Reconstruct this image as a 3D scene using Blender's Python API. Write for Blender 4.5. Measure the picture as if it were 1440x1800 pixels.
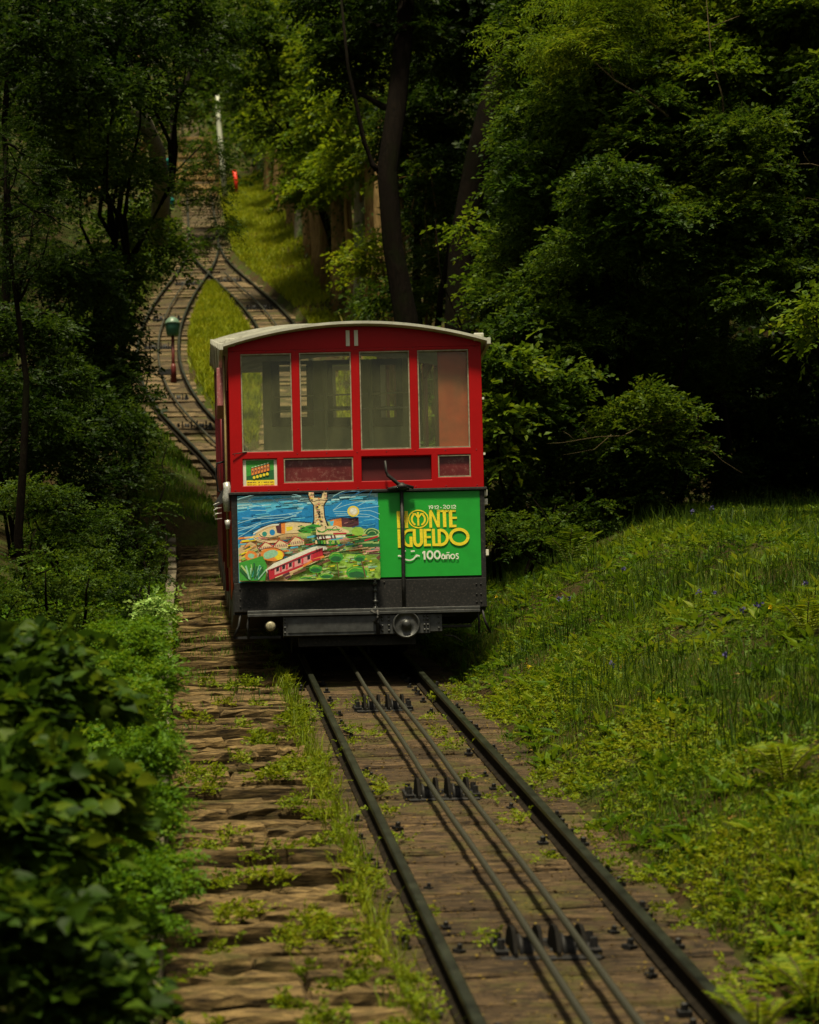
import bpy, math, random
import numpy as np
from mathutils import Vector, Matrix
random.seed(7); RNG = np.random.default_rng(11)
S = bpy.context.scene
for o in list(bpy.data.objects): bpy.data.objects.remove(o)
C = S.collection

# ------------------------------------------------------------------ camera, sky, sun, exposure
F = 3800.0                      # focal length in photo pixels (photo 1440 x 1800)
ROLL = math.radians(1.3)
rc, rs = math.cos(ROLL), math.sin(ROLL)
CX, CY = 341.0, 1559.0          # principal point of the shift lens
CAMZ = 2.4
cam_d = bpy.data.cameras.new('camera'); cam = bpy.data.objects.new('camera', cam_d); C.objects.link(cam)
S.camera = cam
cam.matrix_world = Matrix(((rc, rs, 0, 0), (0, 0, -1, 0), (-rs, rc, 0, CAMZ), (0, 0, 0, 1)))
cam_d.sensor_fit = 'VERTICAL'; cam_d.sensor_height = 36.0
cam_d.lens = F/1800*36.0
cam_d.shift_x = (720-CX)/1800; cam_d.shift_y = (CY-900)/1800
cam_d.clip_end = 1500; cam_d.clip_start = 0.1
cam_d.dof.use_dof = True; cam_d.dof.focus_distance = 19.6; cam_d.dof.aperture_fstop = 2.8

SUN_EL, SUN_AZ = math.radians(73), math.radians(192)
W = bpy.data.worlds.new('World'); S.world = W; W.use_nodes = True
wn = W.node_tree.nodes; wl = W.node_tree.links
bg = wn['Background']; bg.inputs['Strength'].default_value = 0.05
sky = wn.new('ShaderNodeTexSky'); sky.sky_type = 'NISHITA'; sky.sun_disc = False
sky.sun_elevation = SUN_EL; sky.sun_rotation = SUN_AZ; sky.air_density = 1.2; sky.dust_density = 4.0; sky.ozone_density = 1.0
hs = wn.new('ShaderNodeHueSaturation'); hs.inputs['Saturation'].default_value = 0.2      # thin overcast
wl.new(sky.outputs[0], hs.inputs['Color']); mxw = wn.new('ShaderNodeMix'); mxw.data_type = 'RGBA'; mxw.blend_type = 'MULTIPLY'; mxw.inputs[0].default_value = 1; mxw.inputs[7].default_value = (1.0, .95, .80, 1)
wl.new(hs.outputs[0], mxw.inputs[6]); wl.new(mxw.outputs[2], bg.inputs['Color'])
sd = bpy.data.lights.new('sun', 'SUN'); sd.energy = 5.0; sd.angle = math.radians(7); sd.color = (1.0, 0.89, 0.60)
sun = bpy.data.objects.new('sun', sd); C.objects.link(sun)
dirv = Vector((math.sin(SUN_AZ)*math.cos(SUN_EL), math.cos(SUN_AZ)*math.cos(SUN_EL), math.sin(SUN_EL)))
sun.rotation_euler = dirv.to_track_quat('Z', 'Y').to_euler()
S.view_settings.view_transform = 'Standard'; S.view_settings.look = 'None'
S.view_settings.exposure = 0.50; S.view_settings.gamma = 1.0; S.view_settings.use_curve_mapping = False
S.render.engine = 'CYCLES'
S.cycles.max_bounces = 6; S.cycles.diffuse_bounces = 3; S.cycles.transparent_max_bounces = 8

# ------------------------------------------------------------------ helpers
def PX(px, py, Y):
    """a point of the place seen at photo pixel (px,py), Y metres ahead"""
    a = (px-CX)*Y/F; b = (CY-py)*Y/F
    return Vector((a*rc+b*rs, Y, -a*rs+b*rc+CAMZ))

def sm(t): t = np.clip(t, 0, 1); return t*t*(3-2*t)
_Yg = np.linspace(-30, 400, 4301)
_slope = 0.22 + 0.20*sm((_Yg-27)/11.0) + 0.08*sm((_Yg-118)/20.0)
_slope = np.where(_Yg < 0, 0.22, _slope)
_zg = np.concatenate([[0], np.cumsum((_slope[1:]+_slope[:-1])*0.5*0.1)]); _zg -= np.interp(0, _Yg, _zg)
def zt(Y): return np.interp(Y, _Yg, _zg)
def lerp(Y, pts): return np.interp(Y, [p[0] for p in pts], [p[1] for p in pts])
BR_L = [(-10, 1.60), (33, 1.60), (36, 1.45), (39, 1.1), (42, .5), (45, -.08), (48, -.42), (51, -.58), (55, -.55), (59, -.3), (62, -.02), (66, .45), (70, .75), (74, .85), (200, .9)]
BR_R = [(-10, 1.60), (33, 1.60), (37, 1.72), (41, 2.05), (45, 2.35), (50, 2.55), (55, 2.48), (59, 2.15), (63, 1.65), (67, 1.15), (70, .88), (74, .85), (200, .9)]
def smooth_path(pts):
    Y = np.arange(-5, 140, 0.5); X = lerp(Y, pts)
    k = np.ones(7)/7; Xs = np.convolve(np.pad(X, 3, 'edge'), k, 'valid'); return Y, Xs
PL = smooth_path(BR_L); PR = smooth_path(BR_R)
def xl(Y): return np.interp(Y, PL[0], PL[1])
def xr(Y): return np.interp(Y, PR[0], PR[1])
def hnoise(x, y):
    return (np.sin(x*1.7+y*.9)+np.sin(x*.6-y*1.3+2)+np.sin(x*3.1+y*2.3+1)*.5+np.sin(x*5.2-y*4.1)*.25)*.35
def T(x, Y):
    x = np.asarray(x, float); Y = np.asarray(Y, float)
    base = zt(Y)
    le = np.where(Y < 34, -.16, xl(Y)-.85); re = np.where(Y < 34, 2.47, xr(Y)+.82)
    r = np.clip(x-re, 0, 99); l = np.clip(le-x, 0, 99)
    near = 1-sm((Y-27)/6.0)
    hr = near*(.40*np.minimum(r, 2.6)+.02*np.maximum(r-2.6, 0)) + (1-near)*(.05*np.minimum(r, 1.5)+.5*np.clip(r-1.5, 0, 30)*(sm((Y-38)/14)+.9*sm((r-7)/6)*(1-sm((Y-38)/14))))
    hl = .1*sm(l/.2)+.35*np.minimum(l, 2)+.45*np.maximum(l-2, 0)
    off = np.where((r > 0) | (l > 0), 0.0, 1.0)
    inner = (Y > 34) & (x > xl(Y)+.75) & (x < xr(Y)-.75)
    edge_ = np.where((r > 0) & (Y < 34), -.13*(1-sm(r/.55)), 0.0)
    z = base + edge_ + hr + hl + hnoise(x, Y)*.06*np.minimum(1, (r+l)*2) - .17*off*np.where(inner, 0, 1) 
    return z

mats = {}
def ramp(nt, fac, stops):
    r = nt.nodes.new('ShaderNodeValToRGB'); e = r.color_ramp.elements
    while len(e) < len(stops): e.new(.5)
    for i, (p, c) in enumerate(stops): e[i].position = p; e[i].color = (*c, 1)
    nt.links.new(fac, r.inputs[0]); return r.outputs[0]
def newmat(name):
    m = bpy.data.materials.new(name); m.use_nodes = True; mats[name] = m
    nt = m.node_tree; return m, nt, nt.nodes['Principled BSDF'], nt.nodes['Material Output']
def noise(nt, scale, detail=5, rough=.6, stretch=None, coord='Object', dist=0):
    tc = nt.nodes.new('ShaderNodeTexCoord'); mp = nt.nodes.new('ShaderNodeMapping')
    if stretch: mp.inputs['Scale'].default_value = stretch
    n = nt.nodes.new('ShaderNodeTexNoise'); n.inputs['Scale'].default_value = scale
    n.inputs['Detail'].default_value = detail; n.inputs['Roughness'].default_value = rough; n.inputs['Distortion'].default_value = dist
    if coord == 'World':
        g = nt.nodes.new('ShaderNodeNewGeometry'); nt.links.new(g.outputs['Position'], mp.inputs[0])
    else: nt.links.new(tc.outputs[coord], mp.inputs[0])
    nt.links.new(mp.outputs[0], n.inputs['Vector']); return n.outputs[0]
def bump(nt, b, h, strength=.4, dist=.02):
    bn = nt.nodes.new('ShaderNodeBump'); bn.inputs['Strength'].default_value = strength; bn.inputs['Distance'].default_value = dist
    nt.links.new(h, bn.inputs['Height']); nt.links.new(bn.outputs[0], b.inputs['Normal'])
def mixc(nt, fac, a, b):
    m = nt.nodes.new('ShaderNodeMix'); m.data_type = 'RGBA'
    if isinstance(fac, float): m.inputs[0].default_value = fac
    else: nt.links.new(fac, m.inputs[0])
    for s, v in ((6, a), (7, b)):
        if isinstance(v, tuple): m.inputs[s].default_value = (*v, 1)
        else: nt.links.new(v, m.inputs[s])
    return m.outputs[2]
def paint(name, col, rough=.4, var=.25, scale=6, metal=0.0, dirt=None, coat=0, spec=.35):
    m, nt, b, out = newmat(name)
    n = noise(nt, scale, 6, .65, coord='World')
    dk = tuple(c*(1-var) for c in col); lt = tuple(min(1, c*(1+var*.5)) for c in col)
    c = ramp(nt, n, [(.3, dk), (.7, lt)])
    if dirt:
        n2 = noise(nt, scale*4, 8, .75, coord='World'); f = ramp(nt, n2, [(.52, (0, 0, 0)), (.72, (1, 1, 1))])
        c = mixc(nt, f, c, dirt)
    nt.links.new(c, b.inputs['Base Color']); b.inputs['Roughness'].default_value = rough; b.inputs['Metallic'].default_value = metal
    b.inputs['Coat Weight'].default_value = coat; b.inputs['Specular IOR Level'].default_value = spec
    bump(nt, b, noise(nt, scale*12, 4, .6, coord='World'), .12, .004)
    return m
def flat(name, col, rough=.5):
    m, nt, b, out = newmat(name)
    n = noise(nt, 38, 5, .7, coord='World', stretch=(1, 1, 2.2))
    c = ramp(nt, n, [(.3, tuple(c*.72 for c in col)), (.7, tuple(min(1, c*1.18) for c in col))])
    nt.links.new(c, b.inputs['Base Color']); b.inputs['Roughness'].default_value = rough; return m
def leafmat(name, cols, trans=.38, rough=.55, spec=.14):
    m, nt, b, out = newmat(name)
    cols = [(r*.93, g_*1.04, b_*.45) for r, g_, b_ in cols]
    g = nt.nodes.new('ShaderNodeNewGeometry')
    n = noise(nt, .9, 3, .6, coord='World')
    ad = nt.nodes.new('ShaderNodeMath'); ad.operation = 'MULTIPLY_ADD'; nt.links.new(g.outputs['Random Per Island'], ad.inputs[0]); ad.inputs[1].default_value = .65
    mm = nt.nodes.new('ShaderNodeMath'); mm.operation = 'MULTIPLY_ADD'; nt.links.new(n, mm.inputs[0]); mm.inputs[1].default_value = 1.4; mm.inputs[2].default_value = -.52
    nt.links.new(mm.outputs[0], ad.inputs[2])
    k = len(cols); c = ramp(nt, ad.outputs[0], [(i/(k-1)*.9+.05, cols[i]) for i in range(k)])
    nt.links.new(c, b.inputs['Base Color']); b.inputs['Roughness'].default_value = rough; b.inputs['Specular IOR Level'].default_value = spec
    t = nt.nodes.new('ShaderNodeBsdfTranslucent'); gm = nt.nodes.new('ShaderNodeHueSaturation'); gm.inputs['Value'].default_value = 1.3; gm.inputs['Hue'].default_value = .485
    nt.links.new(c, gm.inputs['Color']); nt.links.new(gm.outputs[0], t.inputs['Color'])
    mx = nt.nodes.new('ShaderNodeMixShader'); mx.inputs[0].default_value = trans
    nt.links.new(b.outputs[0], mx.inputs[1]); nt.links.new(t.outputs[0], mx.inputs[2]); nt.links.new(mx.outputs[0], out.inputs['Surface'])
    return m

# leaf palettes
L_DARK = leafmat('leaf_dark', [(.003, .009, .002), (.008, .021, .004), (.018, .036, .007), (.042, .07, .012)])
L_MID = leafmat('leaf_mid', [(.008, .022, .004), (.020, .045, .007), (.045, .078, .011), (.09, .125, .016)])
L_MIDL = leafmat('leaf_mid_light', [(.012, .028, .004), (.032, .062, .008), (.065, .10, .011), (.12, .15, .018)])
L_LIGHT = leafmat('leaf_light', [(.028, .055, .006), (.060, .105, .010), (.105, .150, .014), (.16, .18, .02)])
L_YEL = leafmat('leaf_yellow', [(.07, .11, .008), (.13, .18, .012), (.20, .23, .016), (.26, .25, .02)])
L_BRIGHT = leafmat('leaf_bright', [(.05, .09, .008), (.09, .14, .010), (.15, .20, .014), (.22, .25, .02)], trans=.45)  # brighter copy of the light leaf, sunlight put into its colour
L_EMER = leafmat('leaf_emerald', [(.035, .085, .008), (.06, .13, .012), (.10, .18, .014), (.17, .21, .02)])
L_HEDGE = leafmat('hedge_leaf', [(.008, .020, .004), (.018, .042, .007), (.040, .075, .010), (.10, .13, .018)], spec=.12, rough=.55)
L_VERGE = leafmat('verge_grass_leaf', [(.12, .14, .010), (.20, .23, .012), (.29, .30, .018), (.33, .29, .03)], trans=.45)  # colour brightened to stand in for sun the canopy keeps off
DIRT = None
L_GRASS = leafmat('grass_green', [(.025, .058, .006), (.052, .105, .010), (.10, .15, .012), (.17, .19, .02)])
L_GRASSY = leafmat('grass_yellow', [(.07, .10, .008), (.12, .16, .010), (.18, .21, .014), (.24, .23, .03)])
L_DRY = leafmat('dry_leaf', [(.06, .03, .012), (.12, .07, .025), (.2, .13, .05), (.10, .05, .02)], trans=.1)
L_BLUE = leafmat('bluebell_petal', [(.05, .04, .30), (.08, .06, .42), (.12, .10, .5)], trans=.2)
L_GOLD = leafmat('dandelion_petal', [(.7, .45, .01), (.8, .55, .02)], trans=.2)
L_PALE = leafmat('leaf_pale', [(.12, .22, .10), (.25, .36, .2), (.4, .5, .34)], trans=.3)

def mk_soil():
    m, nt, b, out = newmat('soil')
    n = noise(nt, 1.3, 8, .7, coord='World'); n2 = noise(nt, 18, 8, .8, coord='World')
    c1 = ramp(nt, n2, [(.3, (.018, .011, .005)), (.55, (.05, .032, .014)), (.75, (.11, .07, .03))])
    c2 = ramp(nt, n2, [(.3, (.015, .026, .004)), (.7, (.06, .08, .012))])
    f = ramp(nt, n, [(.42, (0, 0, 0)), (.58, (1, 1, 1))])
    nt.links.new(mixc(nt, f, c1, c2), b.inputs['Base Color']); b.inputs['Roughness'].default_value = .95; b.inputs['Specular IOR Level'].default_value = .1
    bump(nt, b, n2, .8, .05); return m
def mk_wood(name, cols, moss=.5, sc=3.0):
    m, nt, b, out = newmat(name)
    oi = nt.nodes.new('ShaderNodeObjectInfo')
    n = noise(nt, sc, 9, .72, stretch=(1.0, 14, 6), coord='World', dist=.6)
    c = ramp(nt, n, [(.36, cols[0]), (.5, cols[1]), (.66, cols[2])])
    hv = nt.nodes.new('ShaderNodeHueSaturation')
    ml = nt.nodes.new('ShaderNodeMath'); ml.operation = 'MULTIPLY_ADD'; nt.links.new(oi.outputs['Random'], ml.inputs[0]); ml.inputs[1].default_value = .7; ml.inputs[2].default_value = .65
    nt.links.new(ml.outputs[0], hv.inputs['Value']); nt.links.new(c, hv.inputs['Color'])
    p = noise(nt, 2.1, 8, .75, coord='World'); f = ramp(nt, p, [(moss, (0, 0, 0)), (moss+.12, (1, 1, 1))])
    mo = noise(nt, 45, 4, .7, coord='World'); mc = ramp(nt, mo, [(.3, (.02, .018, .005)), (.7, (.085, .075, .018))])
    p3 = noise(nt, 5, 8, .8, coord='World'); f3 = ramp(nt, p3, [(.50, (0, 0, 0)), (.62, (.9, .9, .9))])
    cc = mixc(nt, f3, hv.outputs[0], (.012, .008, .005))
    nt.links.new(mixc(nt, f, cc, mc), b.inputs['Base Color']); b.inputs['Roughness'].default_value = .85; b.inputs['Specular IOR Level'].default_value = .2
    bump(nt, b, n, .7, .012); return m
def mk_stone():
    m, nt, b, out = newmat('step_stone')
    oi = nt.nodes.new('ShaderNodeObjectInfo')
    n = noise(nt, 7, 10, .75, stretch=(1.0, 4.0, 7), coord='World', dist=.4)
    c = ramp(nt, n, [(.38, (.018, .012, .006)), (.49, (.095, .062, .025)), (.66, (.26, .175, .072))])
    hv = nt.nodes.new('ShaderNodeHueSaturation')
    ml = nt.nodes.new('ShaderNodeMath'); ml.operation = 'MULTIPLY_ADD'; nt.links.new(oi.outputs['Random'], ml.inputs[0]); ml.inputs[1].default_value = .75; ml.inputs[2].default_value = .6
    nt.links.new(ml.outputs[0], hv.inputs['Value']); nt.links.new(c, hv.inputs['Color'])
    p = noise(nt, 1.7, 9, .78, coord='World'); f = ramp(nt, p, [(.53, (0, 0, 0)), (.65, (.8, .8, .8))])
    nt.links.new(mixc(nt, f, hv.outputs[0], (.045, .045, .010)), b.inputs['Base Color']); b.inputs['Roughness'].default_value = .9; b.inputs['Specular IOR Level'].default_value = .2
    bump(nt, b, n, .9, .02); return m
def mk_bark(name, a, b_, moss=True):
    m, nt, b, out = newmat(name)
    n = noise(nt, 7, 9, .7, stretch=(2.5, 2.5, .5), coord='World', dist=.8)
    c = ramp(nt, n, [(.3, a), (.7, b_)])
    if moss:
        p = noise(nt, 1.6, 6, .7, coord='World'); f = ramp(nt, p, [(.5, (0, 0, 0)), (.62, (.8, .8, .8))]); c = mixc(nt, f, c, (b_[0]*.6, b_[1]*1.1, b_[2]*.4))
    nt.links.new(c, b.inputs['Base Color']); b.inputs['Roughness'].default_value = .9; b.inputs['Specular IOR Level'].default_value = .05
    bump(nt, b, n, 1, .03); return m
SOIL = mk_soil()
WOOD = mk_wood('deck_wood', [(.008, .005, .0025), (.042, .026, .013), (.185, .12, .058)], .50, 5.0)
SLEEPER = mk_wood('sleeper_wood', [(.03, .02, .010), (.12, .082, .042), (.26, .185, .098)], .52)
STONE = mk_stone()
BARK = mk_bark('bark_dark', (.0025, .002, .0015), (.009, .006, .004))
BARKB = mk_bark('bark_brown', (.06, .036, .014), (.24, .15, .06))
BARKP = mk_bark('bark_pale', (.10, .085, .06), (.3, .27, .2))
TWIG = mk_bark('twig_bark', (.04, .03, .015), (.14, .11, .06), False)
RUST = paint('rail_web', (.014, .011, .008), .9, .6, 14, .0, spec=.06)
RAILTOP = paint('rail_head', (.045, .052, .034), .40, .8, 7, .75, dirt=(.012, .010, .006))
IRON = paint('black_iron', (.009, .009, .010), .6, .5, 12, .1, dirt=(.06, .05, .045))
IRONG = paint('worn_grey_iron', (.075, .078, .08), .45, .5, 16, .55, dirt=(.03, .02, .015))
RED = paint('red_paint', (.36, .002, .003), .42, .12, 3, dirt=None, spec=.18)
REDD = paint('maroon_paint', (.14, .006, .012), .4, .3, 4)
REDI = paint('interior_red', (.42, .05, .018), .6, .35, 7)
PINK = paint('faded_pink_paint', (.38, .12, .13), .5, .25, 9, dirt=(.6, .4, .4))
WHITE = paint('roof_white', (.50, .50, .44), .6, .35, 5, dirt=(.22, .21, .16))
OFFW = paint('off_white', (.68, .66, .56), .5, .15, 9)
WALLI = paint('interior_panel', (.34, .36, .25), .6, .25, 3)
DARKI = paint('interior_frame', (.022, .022, .018), .5, .3, 5)
SILV = paint('foil_wrap', (.5, .5, .48), .3, .5, 60, .3, dirt=(.08, .08, .08))
BRASS = paint('brass_trim', (.26, .19, .08), .5, .3, 20, .4)
LAMPG = paint('lamp_green', (.05, .17, .12), .4, .3, 9)
TEAL = paint('lamp_teal', (.01, .13, .12), .3, .4, 12)
REDPOST = paint('post_red', (.10, .008, .006), .5, .3, 8)
SIGNRED = paint('sign_red', (.75, .03, .01), .5, .2, 8)
CONC = paint('concrete', (.15, .125, .085), .9, .5, 5, dirt=(.03, .035, .01))
GREENP = paint('poster_green', (.010, .33, .030), .45, .10, 8)
YELP = flat('poster_yellow', (.95, .78, .008)); WHTP = flat('poster_white', (.82, .88, .78))
def mk_glass():
    m, nt, b, out = newmat('window_glass')
    gl = nt.nodes.new('ShaderNodeBsdfGlossy'); gl.inputs['Roughness'].default_value = .03; gl.inputs['Color'].default_value = (.9, .95, .9, 1)
    tr = nt.nodes.new('ShaderNodeBsdfTransparent'); tr.inputs['Color'].default_value = (.95, .97, .90, 1)
    df = nt.nodes.new('ShaderNodeBsdfDiffuse'); df.inputs['Color'].default_value = (.36, .36, .17, 1)
    fr = nt.nodes.new('ShaderNodeFresnel'); fr.inputs[0].default_value = 1.5
    gb = nt.nodes.new('ShaderNodeNewGeometry'); iv = nt.nodes.new('ShaderNodeMath'); iv.operation = 'SUBTRACT'; iv.inputs[0].default_value = 1; nt.links.new(gb.outputs['Backfacing'], iv.inputs[1])
    ad = nt.nodes.new('ShaderNodeMath'); ad.operation = 'MULTIPLY'; nt.links.new(fr.outputs[0], ad.inputs[0]); nt.links.new(iv.outputs[0], ad.inputs[1])
    n = noise(nt, 3, 6, .7, coord='World', stretch=(2, 2, .6)); d = ramp(nt, n, [(.3, (.04, .04, .04)), (.75, (.12, .12, .12))])
    m1 = nt.nodes.new('ShaderNodeMixShader'); nt.links.new(d, m1.inputs[0]); nt.links.new(tr.outputs[0], m1.inputs[1]); nt.links.new(df.outputs[0], m1.inputs[2])
    m2 = nt.nodes.new('ShaderNodeMixShader'); nt.links.new(ad.outputs[0], m2.inputs[0]); nt.links.new(m1.outputs[0], m2.inputs[1]); nt.links.new(gl.outputs[0], m2.inputs[2])
    nt.links.new(m2.outputs[0], out.inputs['Surface']); return m
GLASS = mk_glass()

def props(o, label=None, cat=None, group=None, kind=None):
    if label: o['label'] = label
    if cat: o['category'] = cat
    if group: o['group'] = group
    if kind: o['kind'] = kind
    return o
def empty(name, loc=(0, 0, 0), rz=0, **k):
    o = bpy.data.objects.new(name, None); o.location = loc; o.rotation_euler = (0, 0, rz); o.empty_display_size = .2
    C.objects.link(o); return props(o, **k)
class MB:
    def __init__(s): s.v = []; s.f = []; s.m = []; s.sm = []
    def add(s, vs, fs, mi=0, smooth=False):
        b = len(s.v); s.v += [tuple(v) for v in vs]
        for f in fs: s.f.append(tuple(b+i for i in f)); s.m.append(mi); s.sm.append(smooth)
        return s
    def box(s, x0, x1, y0, y1, z0, z1, mi=0, M=None):
        vs = [Vector(p) for p in ((x0, y0, z0), (x1, y0, z0), (x1, y1, z0), (x0, y1, z0), (x0, y0, z1), (x1, y0, z1), (x1, y1, z1), (x0, y1, z1))]
        if M: vs = [M @ v for v in vs]
        return s.add(vs, [(0, 3, 2, 1), (4, 5, 6, 7), (0, 1, 5, 4), (1, 2, 6, 5), (2, 3, 7, 6), (3, 0, 4, 7)], mi)
    def tube(s, pts, r, n=8, mi=0, cap=True):
        pts = [Vector(p) for p in pts]; R = r if hasattr(r, '__len__') else [r]*len(pts)
        rings = []
        for i, p in enumerate(pts):
            d = (pts[min(i+1, len(pts)-1)]-pts[max(i-1, 0)]).normalized()
            a = Vector((0, 0, 1)) if abs(d.z) < .9 else Vector((0, 1, 0))
            u = d.cross(a).normalized(); w = d.cross(u).normalized()
            rings.append([p+(u*math.cos(t)+w*math.sin(t))*R[i] for t in [2*math.pi*k/n for k in range(n)]])
        vs = [v for rg in rings for v in rg]; fs = []
        for i in range(len(pts)-1):
            for k in range(n): fs.append((i*n+k, i*n+(k+1) % n, (i+1)*n+(k+1) % n, (i+1)*n+k))
        s.add(vs, fs, mi, True)
        if cap:
            b = len(s.v)-len(vs); s.f.append(tuple(b+k for k in reversed(range(n)))); s.f.append(tuple(b+(len(pts)-1)*n+k for k in range(n))); s.m += [mi, mi]; s.sm += [False, False]
        return s
    def lathe(s, c, axis, prof, n=20, mi=0, smooth=True):
        """prof: list of (distance along axis, radius)"""
        c = Vector(c); ax = Vector(axis).normalized(); a = Vector((0, 0, 1)) if abs(ax.z) < .9 else Vector((1, 0, 0))
        u = ax.cross(a).normalized(); w = ax.cross(u)
        vs = [c+ax*h+(u*math.cos(2*math.pi*k/n)+w*math.sin(2*math.pi*k/n))*r for h, r in prof for k in range(n)]
        fs = [(i*n+k, i*n+(k+1) % n, (i+1)*n+(k+1) % n, (i+1)*n+k) for i in range(len(prof)-1) for k in range(n)]
        fs.append(tuple(reversed(range(n)))); fs.append(tuple((len(prof)-1)*n+k for k in range(n)))
        return s.add(vs, fs, mi, smooth)
    def build(s, name, mat, parent=None, bevel=0, **k):
        me = bpy.data.meshes.new(name); me.from_pydata(s.v, [], s.f)
        for m in (mat if isinstance(mat, (list, tuple)) else [mat]): me.materials.append(m)
        me.polygons.foreach_set('material_index', s.m); me.polygons.foreach_set('use_smooth', s.sm); me.update()
        return obj(name, me, parent, bevel, **k)
def obj(name, me, parent=None, bevel=0, **k):
    o = bpy.data.objects.new(name, me); C.objects.link(o)
    if parent is not None: o.parent = parent
    if bevel:
        b = o.modifiers.new('bevel', 'BEVEL'); b.width = bevel; b.segments = 2; b.limit_method = 'ANGLE'; b.angle_limit = math.radians(40)
    return props(o, **k)
def npmesh(name, V, Fc, mat, tri=True):
    me = bpy.data.meshes.new(name); k = Fc.shape[1]
    me.vertices.add(len(V)); me.vertices.foreach_set('co', V.astype(np.float32).ravel())
    me.loops.add(Fc.size); me.loops.foreach_set('vertex_index', Fc.astype(np.int32).ravel())
    me.polygons.add(len(Fc)); me.polygons.foreach_set('loop_start', np.arange(0, Fc.size, k, dtype=np.int32))
    me.polygons.foreach_set('loop_total', np.full(len(Fc), k, dtype=np.int32))
    me.materials.append(mat); me.update(calc_edges=True); me.validate(); return me

# ---- foliage
LT = {  # leaf templates: verts (length along y, 0..1; normal z), triangles
 'leaf': (np.array([(0, 0, 0), (-.30, .42, .09), (0, 1, -.10), (.30, .42, .09)]), np.array([(0, 2, 1), (0, 3, 2)])),
 'lance': (np.array([(0, 0, 0), (-.15, .45, .04), (0, 1, -.18), (.15, .45, .04)]), np.array([(0, 2, 1), (0, 3, 2)])),
 'needle': (np.array([(0, 0, 0), (-.085, .40, .02), (0, 1, -.12), (.085, .40, .02)]), np.array([(0, 2, 1), (0, 3, 2)])),
 'broad': (np.array([(0, 0, 0), (-.32, .10, .07), (-.45, .42, .10), (-.22, .78, .03), (0, 1.05, -.14), (.22, .78, .03), (.45, .42, .10), (.32, .10, .07), (0, .5, -.02)]),
           np.array([(8, 1, 0), (8, 2, 1), (8, 3, 2), (8, 4, 3), (8, 5, 4), (8, 6, 5), (8, 7, 6), (8, 0, 7)])),
}
def nrmz(a): return a/np.maximum(1e-6, np.linalg.norm(a, axis=1, keepdims=True))
def leaves(P, D, N, Sz, kind):
    tv, tf = LT[kind]
    D = nrmz(D); U = nrmz(np.cross(D, N)); N2 = np.cross(U, D)
    V = P[:, None, :] + Sz[:, None, None]*(tv[None, :, 0:1]*U[:, None, :]+tv[None, :, 1:2]*D[:, None, :]+tv[None, :, 2:3]*N2[:, None, :])
    Fc = tf[None]+np.arange(len(P))[:, None, None]*len(tv)
    return V.reshape(-1, 3), Fc.reshape(-1, 3)
def spray_cloud(c, d, n_leaf, length, leaf, kind='leaf', droop=.35, pinnate=False):
    """sprays starting at c (k,3) heading d (k,3): leaves set alternately along a drooping twig"""
    k = len(c); d = nrmz(d)
    t = np.tile((np.arange(n_leaf)+.5)/n_leaf, (k, 1)); t = t+RNG.normal(0, .03, t.shape)
    Ls = length*RNG.uniform(.6, 1.25, (k, 1))
    up = np.array([[0, 0, 1.0]])
    side = nrmz(np.cross(d, up+RNG.normal(0, .35, (k, 3)))); nn = nrmz(np.cross(side, d))
    nn = nn*np.sign(nn[:, 2:3]+1e-6)
    P = c[:, None]+d[:, None]*(t*Ls)[..., None]; P[..., 2] -= droop*(t**2)*Ls
    sg = np.where(np.arange(n_leaf) % 2 == 0, 1, -1)[None, :, None]
    D = d[:, None]*(.9 if not pinnate else .35)+side[:, None]*sg*(.9 if not pinnate else 1.0)+RNG.normal(0, .22 if not pinnate else .06, (k, n_leaf, 3)); D[..., 2] -= .25
    N = nn[:, None]+RNG.normal(0, .38 if not pinnate else .1, (k, n_leaf, 3))
    Sz = leaf*RNG.uniform(.55, 1.25, (k, n_leaf))
    if pinnate: Sz = Sz*np.sin(np.clip(t, .06, .97)*math.pi)**.5
    m = k*n_leaf
    return leaves(P.reshape(m, 3), D.reshape(m, 3), N.reshape(m, 3), Sz.reshape(m), kind)
def rsph(n):
    v = RNG.normal(0, 1, (n, 3)); return nrmz(v)
def crown_mesh(name, lumps, mat, leaf=.08, dens=260, kind='leaf', n_leaf=9, droop=.35, length=None, flatten=.8, pinnate=False, sub=7):
    """lumps: (centre Vector, radius). Each lump is broken into smaller clumps so that gaps and dark hollows stay."""
    cs, ds = [], []
    for (c, r) in lumps:
        c = np.array(c); k = sub
        sc = rsph(k)*(r*RNG.uniform(.35, .85, (k, 1))); sc[:, 2] *= flatten
        sr = r*RNG.uniform(.30, .52, k)
        for j in range(k):
            n = max(3, int(dens*sr[j]**2*4))
            u = rsph(n); u[:, 2] = np.where(u[:, 2] < -.3, -u[:, 2]*.6, u[:, 2])
            p = c+sc[j]+u*sr[j]*RNG.uniform(.45, 1.0, (n, 1))*np.array([1.15, 1.15, .72])
            d = u+RNG.normal(0, .35, (n, 3)); d[:, 2] *= .45
            cs.append(p); ds.append(d)
    c = np.concatenate(cs); d = np.concatenate(ds)
    V, Fc = spray_cloud(c, d, n_leaf, length or leaf*4.2, leaf, kind, droop, pinnate)
    return npmesh(name, V, Fc, mat), V
def limb_path(a, b, sway=.1, n=6):
    a = Vector(a); b = Vector(b); L = (b-a).length
    pts = []
    for i in range(n):
        t = i/(n-1); p = a.lerp(b, t)
        if 0 < i < n-1: p += Vector((random.gauss(0, 1), random.gauss(0, 1), 0))*sway*L*.25
        pts.append(p)
    return pts
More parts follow.
